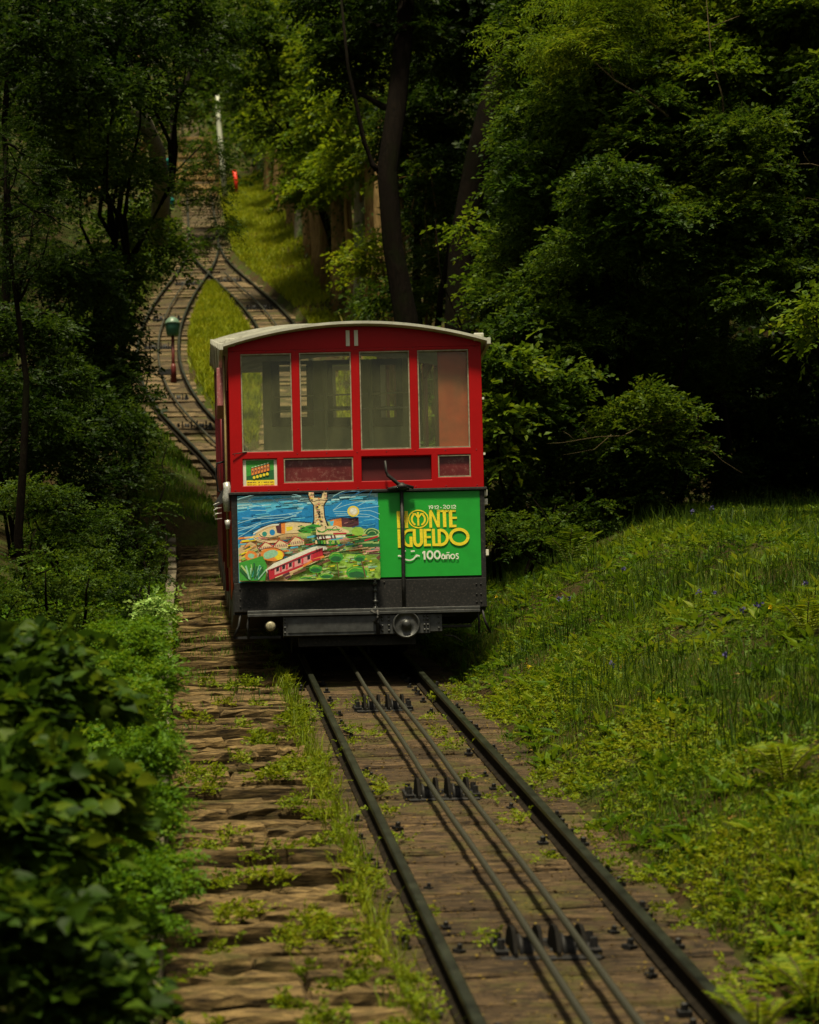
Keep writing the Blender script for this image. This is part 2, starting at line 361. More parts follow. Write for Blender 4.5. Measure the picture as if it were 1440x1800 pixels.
def tree(name, label, lumps, mat, bark=BARK, cat='tree', group=None, leaf=.08, dens=260, kind='leaf', trunk=.12, base=None, n_leaf=9, droop=.35, length=None, flatten=.8, pinnate=False, trunkpts=None, stems=1, sub=7, crown='crown'):
    """lumps: (px,py,Y,r)"""
    L = [(PX(px, py, Y), r) for (px, py, Y, r) in lumps]
    if base is None:
        low = min(L, key=lambda q: q[0].z); base = Vector((sum(q[0].x for q in L)/len(L), sum(q[0].y for q in L)/len(L)+.2, 0))
    bx, by = base[0], base[1]; bz = float(T(bx, by))-.05
    root = empty(name, (bx, by, bz), label=label, cat=cat, group=group)
    O = Vector((bx, by, bz))
    tb = MB(); hz = .35 if cat == 'hedge' else 1
    if trunkpts:
        P = [PX(*q[:3])-O for q in trunkpts]; R = [q[3] for q in trunkpts]; P[0].z = 0 if P[0].z > 0 else P[0].z
        tb.tube(P, R, 10)
        for (c, r) in L:
            k = min(range(len(P)), key=lambda i: (P[i]-(c-O)).length+max(0, P[i].z-(c-O).z)*2)
            tb.tube(limb_path(P[k], c-O, .15, 5), [R[k]*.45, R[k]*.35, R[k]*.25, R[k]*.15, .01], 6)
    else:
        top = max(L, key=lambda q: q[0].z)[0]-O
        for s_ in range(stems):
            sc_ = .3 if max(q[1] for q in L) >= .35 else .06; off = Vector((random.uniform(-sc_, sc_), random.uniform(-sc_, sc_), 0))*(stems > 1)
            tp = limb_path(off, (top+off*2)*hz, .08, 7); tb.tube(tp, [trunk*(1-.8*i/6) for i in range(7)], 9)
        for (c, r) in ([q for q in L if q[1] >= .3] if cat != 'hedge' else []):
            cc = c-O; a = tp[min(5, max(1, int(6*max(.1, (cc.z-r)/max(.5, top.z)))))]
            tb.tube(limb_path(a, cc, .15, 5), [trunk*.4, trunk*.3, trunk*.2, trunk*.14, .008], 6)
            for q in range(3):
                u = Vector(rsph(1)[0])*r*.9; tb.tube(limb_path(cc, cc+u, .2, 4), [trunk*.14+.004, trunk*.1+.003, .006, .004], 4)
    tb.build('trunk' if cat == 'tree' else 'stem', bark, root)
    me, V = crown_mesh(crown, L, mat, leaf, dens, kind, n_leaf, droop, length, flatten, pinnate, sub)
    o = obj(crown, me, root); o.location = -O
    return root

# ------------------------------------------------------------------ ground
def axis(parts):
    a = []
    for x0, x1, st in parts: a += list(np.arange(x0, x1, st))
    return np.array(a+[parts[-1][1]])
gx = axis([(-90, -20, 5), (-20, -6, 1), (-6, -1.5, .3), (-1.5, 8, .15), (8, 20, 1), (20, 90, 5)])
gy = axis([(-12, 6, 1), (6, 34, .2), (34, 80, .35), (80, 140, 1.5), (140, 330, 8)])
GX, GY = np.meshgrid(gx, gy); GZ = T(GX, GY)
V = np.stack([GX, GY, GZ], -1).reshape(-1, 3); nx, ny = len(gx), len(gy)
idx = np.arange(nx*ny).reshape(ny, nx)
Fc = np.stack([idx[:-1, :-1], idx[:-1, 1:], idx[1:, 1:], idx[1:, :-1]], -1).reshape(-1, 4)
me = npmesh('ground', V, Fc, SOIL); me.polygons.foreach_set('use_smooth', [True]*len(me.polygons))
ground = obj('hillside_ground', me, kind='structure')

# ------------------------------------------------------------------ stone stair beside the track
def stone_mesh(seed):
    r = random.Random(seed); nx_, ny_ = 6, 3; vs = []; fs = []
    ox = [r.uniform(-.03, .03) for _ in range(8)]
    for lev, z in ((0, -1), (1, -.25), (2, 0)):
        ins = (.02, -.02, .03)[lev]
        for j in range(ny_+1):
            for i in range(nx_+1):
                x = i/nx_; y = j/ny_
                x = ins+x*(1-2*ins); y = ins*1.2+y*(1-2.4*ins)
                if i in (0, nx_): x += ox[j]*.8
                if j == 0: y += r.uniform(-.07, .05)
                if j == ny_: y += r.uniform(-.04, .04)
                zz = z+(r.uniform(-.10, .06) if lev == 2 else r.uniform(-.05, .05))
                vs.append((x, y, zz))
    k = (nx_+1)*(ny_+1); id_ = lambda l, i, j: l*k+j*(nx_+1)+i
    for j in range(ny_):
        for i in range(nx_): fs.append((id_(2, i, j), id_(2, i+1, j), id_(2, i+1, j+1), id_(2, i, j+1)))
    for l in (0, 1):
        for i in range(nx_):
            fs.append((id_(l, i, 0), id_(l, i+1, 0), id_(l+1, i+1, 0), id_(l+1, i, 0)))
            fs.append((id_(l, i+1, ny_), id_(l, i, ny_), id_(l+1, i, ny_), id_(l+1, i+1, ny_)))
        for j in range(ny_):
            fs.append((id_(l, 0, j+1), id_(l, 0, j), id_(l+1, 0, j), id_(l+1, 0, j+1)))
            fs.append((id_(l, nx_, j), id_(l, nx_, j+1), id_(l+1, nx_, j+1), id_(l+1, nx_, j)))
    me = bpy.data.meshes.new('stone'); me.from_pydata(vs, [], fs); me.materials.append(STONE)
    me.update()
    return me
stones = [stone_mesh(i) for i in range(12)]
stair = empty('stone_stairs', (0, 7, float(zt(7))), kind='structure')
Y = 7.0; cnt = 0
stair_top = []
while Y < 35:
    d = random.uniform(.16, .32)
    x = -.13; z = float(zt(Y))-.06+random.choice([-.05, -.02, 0, .015, .045])+random.uniform(-.012, .012)
    stair_top.append((Y, d, z))
    while x < .80 and cnt < 296:
        w = random.choice([.4, .6, .97, .97]) if Y < 19 else 1.0
        w = min(w*random.uniform(.85, 1.15), .86-x+random.uniform(-.02, .03))
        if .86-(x+w) < .16: w = .86-x+random.uniform(-.04, .03)
        o = bpy.data.objects.new('stone', random.choice(stones)); C.objects.link(o); o.parent = stair
        o.location = Vector((x+.006, Y-.02+random.uniform(-.02, .02), z+random.uniform(-.02, .02)))-stair.location
        flip = random.random() < .3
        o.scale = (w-.014, d-random.uniform(.035, .085), random.uniform(.13, .19))
        o.rotation_euler = (random.gauss(.14, .035), random.gauss(0, .02), random.gauss(0, .018))
        x += w; cnt += 1
    Y += d*random.uniform(.96, 1.03)
# kerb wall on the left of the stair
kw = MB()
for i, yy in enumerate(np.arange(7.5, 33, .9)):
    z = float(zt(yy)); M = Matrix.Translation((-.21+random.uniform(-.01, .01), yy, z)) @ Matrix.Rotation(math.atan(.22), 4, 'X')
    kw.box(-.06, .06, .01, .905, -.3, (.10 if yy < 16 else .20)+random.uniform(-.02, .02), M=M)
    if i == 0: k0 = Vector((0, 0, 0))
kerb = kw.build('stone_kerb_wall', CONC, None, .015, label='low grey concrete kerb wall along the left edge of the stone stairs', cat='kerb')

# ------------------------------------------------------------------ near track: plank deck, rails, clips
track = empty('railway_track', (1.57, 7, float(zt(7))), kind='structure')
def plank_mesh(seed):
    r = random.Random(seed); n = 8; vs = []; fs = []
    for i in range(n+1):
        x = i/n-.5; dy0 = r.uniform(-.05, .04); dy1 = r.uniform(-.04, .05)
        for (y, z) in ((0+dy0, -1), (0+dy0, -.12), (.05+dy0, 0+r.uniform(-.06, .04)), (.95+dy1, 0+r.uniform(-.06, .04)), (1+dy1, -.12), (1+dy1, -1)): vs.append((x, y, z))
    for i in range(n):
        for k in range(5): a = i*6+k; fs.append((a, a+6, a+7, a+1))
    fs.append(tuple(range(6))); fs.append(tuple(n*6+k for k in reversed(range(6))))
    me = bpy.data.meshes.new('plank'); me.from_pydata(vs, [], fs); me.materials.append(WOOD); me.update(); return me
planks = [plank_mesh(i) for i in range(8)]
th = math.atan(.22)
rollersY = [9.98, 14.0, 18.1, 22.1, 26.1]
clip = MB(); clip.box(-.03, .03, -.03, .03, 0, .022); clip.lathe((0, 0, .022), (0, 0, 1), [(0, .018), (.03, .018), (.035, .01)], 6, smooth=False)
clip_me = clip.build('rail_bolt', IRON).data; bpy.data.objects.remove(bpy.data.objects['rail_bolt'])
Y = 7.0
while Y < 34.5:
    d = random.uniform(.23, .36)
    if random.random() < .12: d *= .6
    sl = float(zt(Y+d)-zt(Y))/d; a = math.atan(sl)
    o = bpy.data.objects.new('plank', random.choice(planks)); C.objects.link(o); o.parent = track
    o.location = Vector((1.57+.07+random.uniform(-.03, .03), Y, float(zt(Y))-.125+random.uniform(-.008, .008)))-track.location
    o.scale = (1.56+random.uniform(-.06, .08), d-.012-random.uniform(0, .012), .13)
    o.rotation_euler = (a, random.gauss(0, .004), random.gauss(0, .006))
    if random.random() < .5: o.scale.x *= -1; o.scale.x = abs(o.scale.x); o.rotation_euler.z += math.pi; o.location += Vector((0, d*math.cos(a), d*math.sin(a))); o.rotation_euler.x = -a
    if Y < 20.5:
        for side in (-1, 1):
            for s2 in (-1, 1):
                if random.random() < .45:
                    b = bpy.data.objects.new('rail_bolt', clip_me); C.objects.link(b); b.parent = track
                    yy = Y+d*.5+random.uniform(-.05, .05)
                    b.location = Vector((1.60+side*.5+s2*(.105+random.uniform(-.008, .02)), yy, float(zt(yy))-.125))-track.location
                    b.rotation_euler = (a, 0, random.uniform(0, 1)); b.scale = [random.uniform(.6, .95)]*3
    Y += d
def sweep_rail(name, xf, off, y0, y1, st, parent, h=.125):
    prof = [(-.045, -h), (.045, -h), (.045, -h+.012), (.008, -h+.03), (.008, -.035), (.025, -.026), (.025, -.004), (.019, .0), (-.019, .0), (-.025, -.004), (-.025, -.026), (-.008, -.035), (-.008, -h+.03), (-.045, -h+.012)]
    Ys = np.arange(y0, y1+1e-6, st); mb = MB(); n = len(prof); vs = []
    for y in Ys:
        x = float(xf(y)); dx = float(xf(y+.2)-xf(y-.2))/.4; nl = math.hypot(1, dx); nx_, ny_ = 1/nl, -dx/nl
        for (u, z) in prof: vs.append((x+nx_*(off+u), y+ny_*(off+u), float(zt(y))+z))
    mb2 = MB(); m = len(Ys)
    for i in range(m-1):
        for k in range(n):
            k2 = (k+1) % n; mi = 1 if k in (5, 6, 7, 8, 9) else 0
            mb2.f.append((i*n+k, i*n+k2, (i+1)*n+k2, (i+1)*n+k)); mb2.m.append(mi); mb2.sm.append(False)
    L = parent.location
    mb2.v = [(v[0]-L.x, v[1]-L.y, v[2]-L.z) for v in vs]
    return mb2.build(name, [RUST, RAILTOP], parent)
straight = lambda y: np.interp(y, [0, 1], [1.60, 1.60])
for off in (-.5, .5): sweep_rail('rail', straight, off, 6.8, 33.4, 1.4, track)

# passing loop and far track
loop = empty('passing_loop_track', (1, 34, float(zt(34))), kind='structure')
for fn in (xl, xr):
    for off in (-.5, .5): sweep_rail('rail', fn, off, 33.4, 72, .5, loop, .13)
for off in (-.5, .5): sweep_rail('rail', xl, off, 72, 135, 3, loop, .13)
slp = MB(); slp.box(-.82, .82, 0, .27, -.12, 0); sl_me = slp.build('sleeper', SLEEPER, None).data; bpy.data.objects.remove(bpy.data.objects['sleeper'])
Y = 34.6
while Y < 128:
    for fn in (xl, xr):
        if Y > 67 and fn is xr: continue
        if Y < 36 and fn is xr: continue
        x = float(fn(Y)); dx = float(fn(Y+.3)-fn(Y-.3))/.6; a = math.atan(float(zt(Y+.5)-zt(Y))/.5)
        o = bpy.data.objects.new('sleeper', sl_me); C.objects.link(o); o.parent = loop
        o.location = Vector((x, Y, float(zt(Y))-.128+random.uniform(-.03, .02)))-loop.location
        o.rotation_euler = (a, 0, -dx*.6+random.gauss(0, .015)); o.scale = (random.uniform(.85, 1.15), random.uniform(.7, 1.5), 1)
    Y += random.choice([.42, .5, .6, .9]) if Y < 70 else random.choice([.8, 1.0, 1.3])
# earth bed under the loop
EARTH = mk_wood('bed_earth', [(.02, .014, .007), (.06, .042, .022), (.12, .085, .045)], .48, 5.0)
for fn, y1 in ((xl, 134), (xr, 69)):
    Ys = np.arange(33.5, y1, .5); off = np.array([-.95, -.5, 0, .5, .95]); hh = np.array([-.185, -.158, -.152, -.158, -.185])+(.004 if fn is xr else 0)
    V = np.array([[float(fn(y))+o_, y, float(zt(y))+h_+.012*math.sin(y*3.1+o_*5)] for y in Ys for o_, h_ in zip(off, hh)]); m_ = len(Ys); ii = np.arange(m_*5).reshape(m_, 5)
    Fb = np.stack([ii[:-1, :-1], ii[:-1, 1:], ii[1:, 1:], ii[1:, :-1]], -1).reshape(-1, 4); obj('track_bed', npmesh('track_bed', V, Fb, EARTH), None, kind='structure')
# ------------------------------------------------------------------ cables and rollers
def cable(name, x, label):
    pts = [(x+.006*math.sin(y*1.3), y, float(zt(y))-.005) for y in np.arange(6.5, 27, .35)]
    o0 = Vector(pts[0]); mb = MB(); mb.tube([Vector(p)-o0 for p in pts], .0175, 10)
    o = mb.build(name, CABLE, None, label=label, cat='cable'); o.location = o0
def mk_cable():
    m, nt, b, out = newmat('steel_cable')
    tc = nt.nodes.new('ShaderNodeTexCoord'); w = nt.nodes.new('ShaderNodeTexWave'); w.inputs['Scale'].default_value = 14; w.bands_direction = 'DIAGONAL'
    nt.links.new(tc.outputs['Object'], w.inputs['Vector'])
    nt.links.new(ramp(nt, w.outputs[1], [(.1, (.02, .02, .015)), (.8, (.10, .098, .075))]), b.inputs['Base Color'])
    b.inputs['Metallic'].default_value = .6; b.inputs['Roughness'].default_value = .42; bump(nt, b, w.outputs[1], .8, .006); return m
CABLE = mk_cable()
CXS = (1.518, 1.715)
cable('haul_cable', CXS[0], 'greasy steel haul cable between the rails, the left one of the pair')
cable('haul_cable', CXS[1], 'greasy steel haul cable between the rails, the right one of the pair')
def far_cable(fn, off, y0, y1, label):
    P = [Vector((float(fn(y))+off, y, float(zt(y))-.01)) for y in np.arange(y0, y1, .6)]; b = MB(); b.tube([p-P[0] for p in P], .024, 6); o = b.build('haul_cable', CABLE, None, label=label, cat='cable'); o.location = P[0]
far_cable(xr, 0.0, 36, 66, 'steel cable in the middle of the right branch of the passing loop')
far_cable(xl, 0.0, 36, 66, 'steel cable in the middle of the left branch of the passing loop')
cheek = MB()
for s_ in (-.045, .045): cheek.lathe((s_, 0, 0), (1, 0, 0), [(-.005, .125), (.005, .125)], 20, smooth=False)
def build_roller(Y, label):
    z = float(zt(Y))-.03
    root = empty('cable_roller', (0, Y, z), label=label, cat='roller', group='cable rollers between the rails')
    for cx in CXS:
        w = MB(); w.lathe((cx, 0, -.10), (1, 0, 0), [(-.030, .085), (-.022, .085), (-.010, .070), (.010, .070), (.022, .085), (.030, .085)], 20)
        w.build('sheave_wheel', IRON, root)
        for s_ in (-.060, .060):
            b = MB(); b.v = []; pr = [(-.16, -.14), (.16, -.14), (.16, -.10), (.09, .005), (.03, .025), (-.05, .02), (-.09, .0), (-.16, -.10)]
            n = len(pr); vs = [(cx+s_-.009, y, q) for y, q in pr]+[(cx+s_+.009, y, q) for y, q in pr]
            fs = [tuple(range(n)), tuple(reversed(range(n, 2*n)))]+[(k, k+n, (k+1) % n+n, (k+1) % n) for k in range(n)]
            b.add(vs, fs); b.build('cheek_plate', ROLLER_BLACK, root)
        a = MB(); a.tube([(cx-.08, 0, -.10), (cx+.08, 0, -.10)], .014, 8); a.build('axle', IRONG, root)
    for s_ in (-1, 1):
        b = MB(); b.box(CXS[0]-.13, CXS[1]+.13, s_*.17-.03, s_*.17+.03, -.14, -.085, M=Matrix.Rotation(th, 4, 'X')); b.build('mounting_bar', IRON, root, .004)
    for x in (CXS[0]-.115, CXS[1]+.115):
        b = MB(); b.box(x-.03, x+.03, -.12, .12, -.14, -.07, M=Matrix.Rotation(th, 4, 'X')); b.lathe((x, -.05, -.09), (0, 0, 1), [(0, .02), (.05, .02), (.055, .01)], 6, smooth=False); b.lathe((x, .06, -.06), (0, 0, 1), [(0, .02), (.05, .02)], 6, smooth=False); b.build('bearing_block', IRON, root)
    p = MB(); p.box(CXS[0]-.15, CXS[1]+.15, -.16, .16, -.13, -.094, M=Matrix.Rotation(th, 4, 'X')); p.build('grease_tray', ROLLER_BLACK, root)  # flat dark plate under both wheels
    return root
ROLLER_BLACK = paint('grease_black', (.010, .009, .008), .85, .4, 10, spec=.06)
labs = ['twin cable roller nearest the bottom edge of the photo, grease stains below it', 'twin cable roller halfway between the bottom edge and the red car', 'twin cable roller just in front of the red funicular car', 'twin cable roller in the shadow under the front of the car', 'twin cable roller hidden deep under the red car']
RL = [build_roller(Yr, lb) for Yr, lb in zip(rollersY[:4], labs)]
FAR = [(43.5, 0, 'lowest dark roller on the left branch of the passing loop'), (46.5, 0, 'second dark roller on the left branch, just below the lamp'), (53, 0, 'third dark roller on the left branch, just above the lamp'), (57.5, 0, 'fourth dark roller on the left branch of the passing loop'), (64, 0, 'top dark roller on the left branch, below the rail crossing'),
       (59, 1, 'lower dark roller on the right branch above the car roof'), (64.5, 1, 'upper dark roller on the right branch below the rail crossing'), (75, 1, 'dark roller on the single track beyond the rail crossing')]
for Yf, br, lb in FAR:
    r = RL[0].copy(); C.objects.link(r); r['label'] = lb; x_ = float((xr if br else xl)(Yf)); a_ = math.atan(.42)-th
    r.location = (x_-1.61*1.5, Yf, float(zt(Yf))-.02); r.scale = (1.5, 1.3, 1.1); r.rotation_euler = (a_, 0, 0)
    for ch in list(RL[0].children):
        c_ = ch.copy(); C.objects.link(c_); c_.parent = r
# dark marks on the planks below each roller, left empty
for Yr in rollersY[:4]:
    pass

# ------------------------------------------------------------------ the funicular car
CY0 = 19.5
car = empty('funicular_car', (1.557, CY0, float(zt(CY0))), label='red stepped funicular car with white roof, painted mural and green poster across its front', cat='funicular car')
def WX(px, py): return (px-628+.012*(850-py))/194.87
def WZ(px, py): return (1184-py-.03*(px-628))/194.87
def Wp(px, py): return (WX(px, py), WZ(px, py))
STEP = .242; CL = 1.1; NC = 8; XR = .045; HW = 1.142
def wall_holes(xs, zs, holes, y0, y1, mb):
    """solid wall between y0 and y1 with rectangular holes; xs, zs outer limits"""
    X = sorted(set([xs[0], xs[1]]+[h[0] for h in holes]+[h[1] for h in holes])); Z = sorted(set([zs[0], zs[1]]+[h[2] for h in holes]+[h[3] for h in holes]))
    nx_, nz_ = len(X), len(Z)
    vs = [(x, y, z) for y in (y0, y1) for z in Z for x in X]; I = lambda l, i, j: l*nx_*nz_+j*nx_+i
    def solid(i, j):
        if i < 0 or j < 0 or i >= nx_-1 or j >= nz_-1: return False
        cx, cz = (X[i]+X[i+1])/2, (Z[j]+Z[j+1])/2
        return not any(h[0] < cx < h[1] and h[2] < cz < h[3] for h in holes)
    fs = []
    for j in range(nz_-1):
        for i in range(nx_-1):
            if not solid(i, j): continue
            fs.append((I(0, i, j), I(0, i+1, j), I(0, i+1, j+1), I(0, i, j+1))); fs.append((I(1, i+1, j), I(1, i, j), I(1, i, j+1), I(1, i+1, j+1)))
            if not solid(i-1, j): fs.append((I(1, i, j), I(0, i, j), I(0, i, j+1), I(1, i, j+1)))
            if not solid(i+1, j): fs.append((I(0, i+1, j), I(1, i+1, j), I(1, i+1, j+1), I(0, i+1, j+1)))
            if not solid(i, j-1): fs.append((I(0, i, j), I(1, i, j), I(1, i+1, j), I(0, i+1, j)))
            if not solid(i, j+1): fs.append((I(0, i, j+1), I(0, i+1, j+1), I(1, i+1, j+1), I(1, i, j+1)))
    mb.add(vs, fs)
def arch(x): return 3.135-.185*(x/1.2)**2
wins = [(-1.030, -.572, 2.02, 2.905), (-.500, -.034, 2.02, 2.905), (.042, .492, 2.02, 2.905), (.566, 1.026, 2.02, 2.905)]
lows = [(-1.03, -.722, 1.715, 1.955), (-.660, -.034, 1.735, 1.955), (.042, .672, 1.735, 1.955), (.732, 1.026, 1.755, 1.955)]
mb = MB(); wall_holes((-HW, HW), (1.655, 2.935), wins+lows, 0, .045, mb)
n = 16; vs = []
for y in (0, .045):
    vs += [(-HW+2*HW*i/n, y, 2.935) for i in range(n+1)]+[(-HW+2*HW*i/n, y, arch(-HW+2*HW*i/n)-.004) for i in range(n+1)]
k = 2*(n+1); fs = []
for i in range(n): fs += [(i, i+1, n+2+i, n+1+i), (k+i+1, k+i, k+n+1+i, k+n+2+i)]
mb.add(vs, fs)
fr = mb.build('front_frame', RED, car, .006)
def panes(y0, rects, parent, mat=GLASS, name='window_pane', fr_=None):
    for (x0, x1, z0, z1) in rects:
        b = MB(); b.box(x0-.004, x1+.004, y0, y0+.006, z0-.004, z1+.004); p = b.build(name, mat, parent)
        if fr_:
            f = MB(); t = .011
            f.box(x0, x1, y0-.022, y0-.002, z1-t, z1-.0005); f.box(x0, x1, y0-.022, y0-.002, z0+.0005, z0+t)
            f.box(x0+.0005, x0+t, y0-.022, y0-.002, z0+t, z1-t); f.box(x1-t, x1-.0005, y0-.022, y0-.002, z0+t, z1-t)
            f.build('glazing_bead', fr_, p)
BEAD = paint('glazing_putty', (.30, .27, .19), .6, .5, 25)
for zz in (1.675, 1.995, 2.925):
    for xx in (-1.10, -.80, -.536, -.27, .004, .27, .528, .80, 1.08):
        b = MB(); b.lathe((xx, 0, zz), (0, -1, 0), [(0, .006), (.002, .004)], 6); b.build('screw', REDD, fr)
panes(.026, wins, car, fr_=BEAD)
REDGL = paint('tinted_lower_panel', (.13, .02, .02), .18, .35, 5, dirt=(.25, .12, .1))
DEEPRED = paint('recess_red', (.075, .004, .006), .5, .3, 6)
panes(.026, [lows[1], lows[3]], car, REDGL, 'lower_panel', BEAD)
b = MB(); b.box(lows[2][0]-.004, lows[2][1]+.004, .040, .043, lows[2][2]-.004, lows[2][3]+.004); b.build('recessed_panel', DEEPRED, car)
# the small framed picture at lower left of the front window
x0, x1, z0, z1 = lows[0]
pic = MB(); pic.box(x0-.002, x1+.002, .018, .03, z0-.002, z1+.002); pic = pic.build('small_picture', OFFW, car, label='small framed picture of a red tram on green with a yellow strip')
COL = {}
def col(name, rgb):
    if name not in COL: COL[name] = flat('picture_'+name, rgb)
    return COL[name]
PALETTE = dict(skyblue=(.10, .52, .80), pale=(.45, .76, .84), blue=(.005, .24, .60), deep=(.003, .14, .38), cream=(.78, .62, .36), orange=(.80, .25, .04), yellow=(.93, .70, .02), white=(.8, .8, .72), black=(.012, .010, .014),
  red=(.50, .010, .03), crimson=(.66, .03, .07), pink=(.75, .33, .33), maroon=(.09, .018, .035), lime=(.30, .55, .06), green=(.04, .32, .03), dgreen=(.01, .12, .03), teal=(.02, .28, .24), lightgreen=(.42, .62, .22), brown=(.14, .06, .03), sand=(.62, .45, .24), line=(.35, .66, .78), mint=(.30, .6, .42))
PK = list(PALETTE); PM = [col(k, PALETTE[k]) for k in PK]
class Pic:
    """flat painted shapes laid one over the other, each 0.25 mm proud of the one below"""
    def __init__(s, tf, y): s.tf = tf; s.y = y; s.k = 0; s.mb = MB()
    def poly(s, c, pts):
        s.k += 1; y = s.y-s.k*.00018
        P = [s.tf(*p) for p in pts]; area = sum(P[i][0]*P[(i+1) % len(P)][1]-P[(i+1) % len(P)][0]*P[i][1] for i in range(len(P)))
        if area < 0: P = P[::-1]
        s.mb.add([(p[0], y, p[1]) for p in P], [tuple(range(len(P)))], PK.index(c))
    def ell(s, c, cx, cy, rx, ry, n=18, wob=0, rot=0):
        pts = []
        for i in range(n):
            t = 2*math.pi*i/n; r = 1+random.uniform(-wob, wob); a, b = rx*r*math.cos(t), ry*r*math.sin(t)
            pts.append((cx+a*math.cos(rot)-b*math.sin(rot), cy+a*math.sin(rot)+b*math.cos(rot)))
        s.poly(c, pts)
    def line(s, c, pts, w):
        s.k += 1; y = s.y-s.k*.00018; ci = PK.index(c)
        n = len(pts); L = []; R = []
        for i, p in enumerate(pts):
            a = pts[max(0, i-1)]; b_ = pts[min(n-1, i+1)]
            dx, dy = b_[0]-a[0], b_[1]-a[1]; q = math.hypot(dx, dy) or 1; nx_, ny_ = -dy/q*w/2, dx/q*w/2
            L.append(s.tf(p[0]+nx_, p[1]+ny_)); R.append(s.tf(p[0]-nx_, p[1]-ny_))
        vs = [(p[0], y, p[1]) for p in L]+[(p[0], y, p[1]) for p in R]
        s.mb.add(vs, [(i, i+1, n+i+1, n+i) for i in range(n-1)], ci)
    def done(s, name, parent, **k): return s.mb.build(name, PM, parent, **k)
def sm_line(pts, n=6):
    out = []
    P = [pts[0]]+list(pts)+[pts[-1]]
    for i in range(1, len(P)-2):
        for t in np.linspace(0, 1, n, endpoint=False):
            a, b_, c, d = P[i-1], P[i], P[i+1], P[i+2]
            out.append(tuple(.5*((2*b_[q])+(-a[q]+c[q])*t+(2*a[q]-5*b_[q]+4*c[q]-d[q])*t*t+(-a[q]+3*b_[q]-3*c[q]+d[q])*t**3) for q in (0, 1)))
    return out+[tuple(pts[-1])]
# small picture: pixel frame of an enlarged crop (1440 px = 80 photo px)
def tfs(u, v): return (x0+(u-180)/1030*(x1-x0), z1-(v-240)/720*(z1-z0))
p = Pic(tfs, .0178)
p.poly('green', [(280, 262), (1120, 262), (1120, 800), (280, 800)]); p.poly('dgreen', [(280, 700), (500, 640), (800, 600), (1120, 520), (1120, 800), (280, 800)])
p.poly('yellow', [(280, 800), (1130, 800), (1130, 945), (280, 945)])
p.poly('maroon', [(425, 480), (1000, 355), (1000, 560), (430, 680)])
for i in range(6):
    u = 440+i*93; v = 470-i*20; p.poly('orange', [(u, v+20), (u+72, v+5), (u+72, v+180), (u, v+195)]); p.poly('maroon', [(u+20, v+60), (u+52, v+52), (u+52, v+120), (u+20, v+128)]); p.poly('white', [(u+5, v-22), (u+62, v-34), (u+62, v-20), (u+5, v-8)])
    p.ell('cream', u+38, v+58, 12, 14)
for i in range(5): p.ell('yellow', 515+i*100, 730-i*22, 42, 42)
for u, w in ((310, 60), (380, 70), (470, 60), (545, 30), (640, 50), (735, 20), (800, 110), (920, 50), (1000, 100)): p.line('brown', [(u, 868), (u+w, 862)], 26)
p.done('printed_picture', pic)

# mural, in crop coordinates of the photo (3.13 units = 1 photo px, origin 400,850)
def tfm(u, v): return Wp(400+u/3.13, 850+v/3.13)
def tfa(u, v): return tfm(*((405+u*140/1440-400)*3.13, (855+v*175/1800-850)*3.13))
def tfb(u, v): return tfm(*((530+u*140/1440-400)*3.13, (855+v*175/1800-850)*3.13))
MX0, MX1, MX2 = -1.088, .182, 1.098; MZ0, MZ1 = .842, 1.622
b = MB(); b.box(MX0, MX1-.001, -.012, -.002, MZ0, MZ1); mural = b.build('mural_board', col('skyblue', PALETTE['skyblue']), car, label='painted picture of a tower, bay and red funicular on a blue board')
class PicM(Pic):
    def line(s, c, pts, w):
        old = s.tf; s.tf = lambda u, v: (min(max(old(u, v)[0], MX0+.001), MX1-.002), min(max(old(u, v)[1], MZ0+.001), MZ1-.001)); Pic.line(s, c, pts, w); s.tf = old
    def poly(s, c, pts): 
        old = s.tf; s.tf = lambda u, v: (min(max(old(u, v)[0], MX0+.001), MX1-.002), min(max(old(u, v)[1], MZ0+.001), MZ1-.001)); Pic.poly(s, c, pts); s.tf = old
p = PicM(tfa, -.0122)
random.seed(3)
R_ = random.uniform
def stroke_field(tf, cols, x0_, x1_, y0_, y1_, n, lmin, lmax, w, slope):
    p.tf = tf
    for _ in range(n):
        u, v = R_(x0_, x1_), R_(y0_, y1_); l = R_(lmin, lmax)
        p.line(random.choice(cols), [(u-l/2, v+l/2*slope), (u, v+R_(-6, 6)), (min(u+l/2, x1_), v-l/2*slope)], R_(w*.5, w))
p.poly('pale', [(90, 150), (1440, 120), (2760, 70), (2760, 190), (1400, 260), (90, 330)])
stroke_field(tfa, ['skyblue', 'pale', 'line', 'skyblue'], 100, 2600, 150, 420, 70, 120, 420, 34, .08)
p.poly('blue', [(90, 500), (240, 480), (330, 430), (460, 390), (620, 400), (640, 500), (850, 420), (1050, 430), (1280, 460), (1330, 380), (1440, 350), (1700, 370), (1850, 350), (2050, 250), (2350, 300), (2760, 340), (2760, 900), (90, 1100)])
stroke_field(tfa, ['blue', 'blue', 'skyblue', 'blue', 'deep'], 100, 2600, 520, 900, 80, 100, 420, 20, .10)
p.tf = tfa
p.poly('skyblue', [(110, 1080), (400, 960), (560, 1000), (420, 1130), (110, 1160)])
for q in ([(100, 270), (480, 165), (760, 145), (1100, 165), (1270, 205), (1100, 210)], [(110, 840), (600, 690), (1000, 600), (1280, 470)], [(110, 960), (300, 850), (540, 680), (300, 760), (120, 790)], [(200, 600), (700, 600), (1170, 560), (1050, 530)], [(350, 460), (640, 460)], [(120, 700), (500, 590), (900, 540), (1270, 480)]):
    p.line('line', sm_line(q), 11)
p.line('deep', sm_line([(560, 380), (320, 290), (560, 260), (660, 215), (760, 260), (930, 385), (890, 265), (1380, 325)], 5), 10)
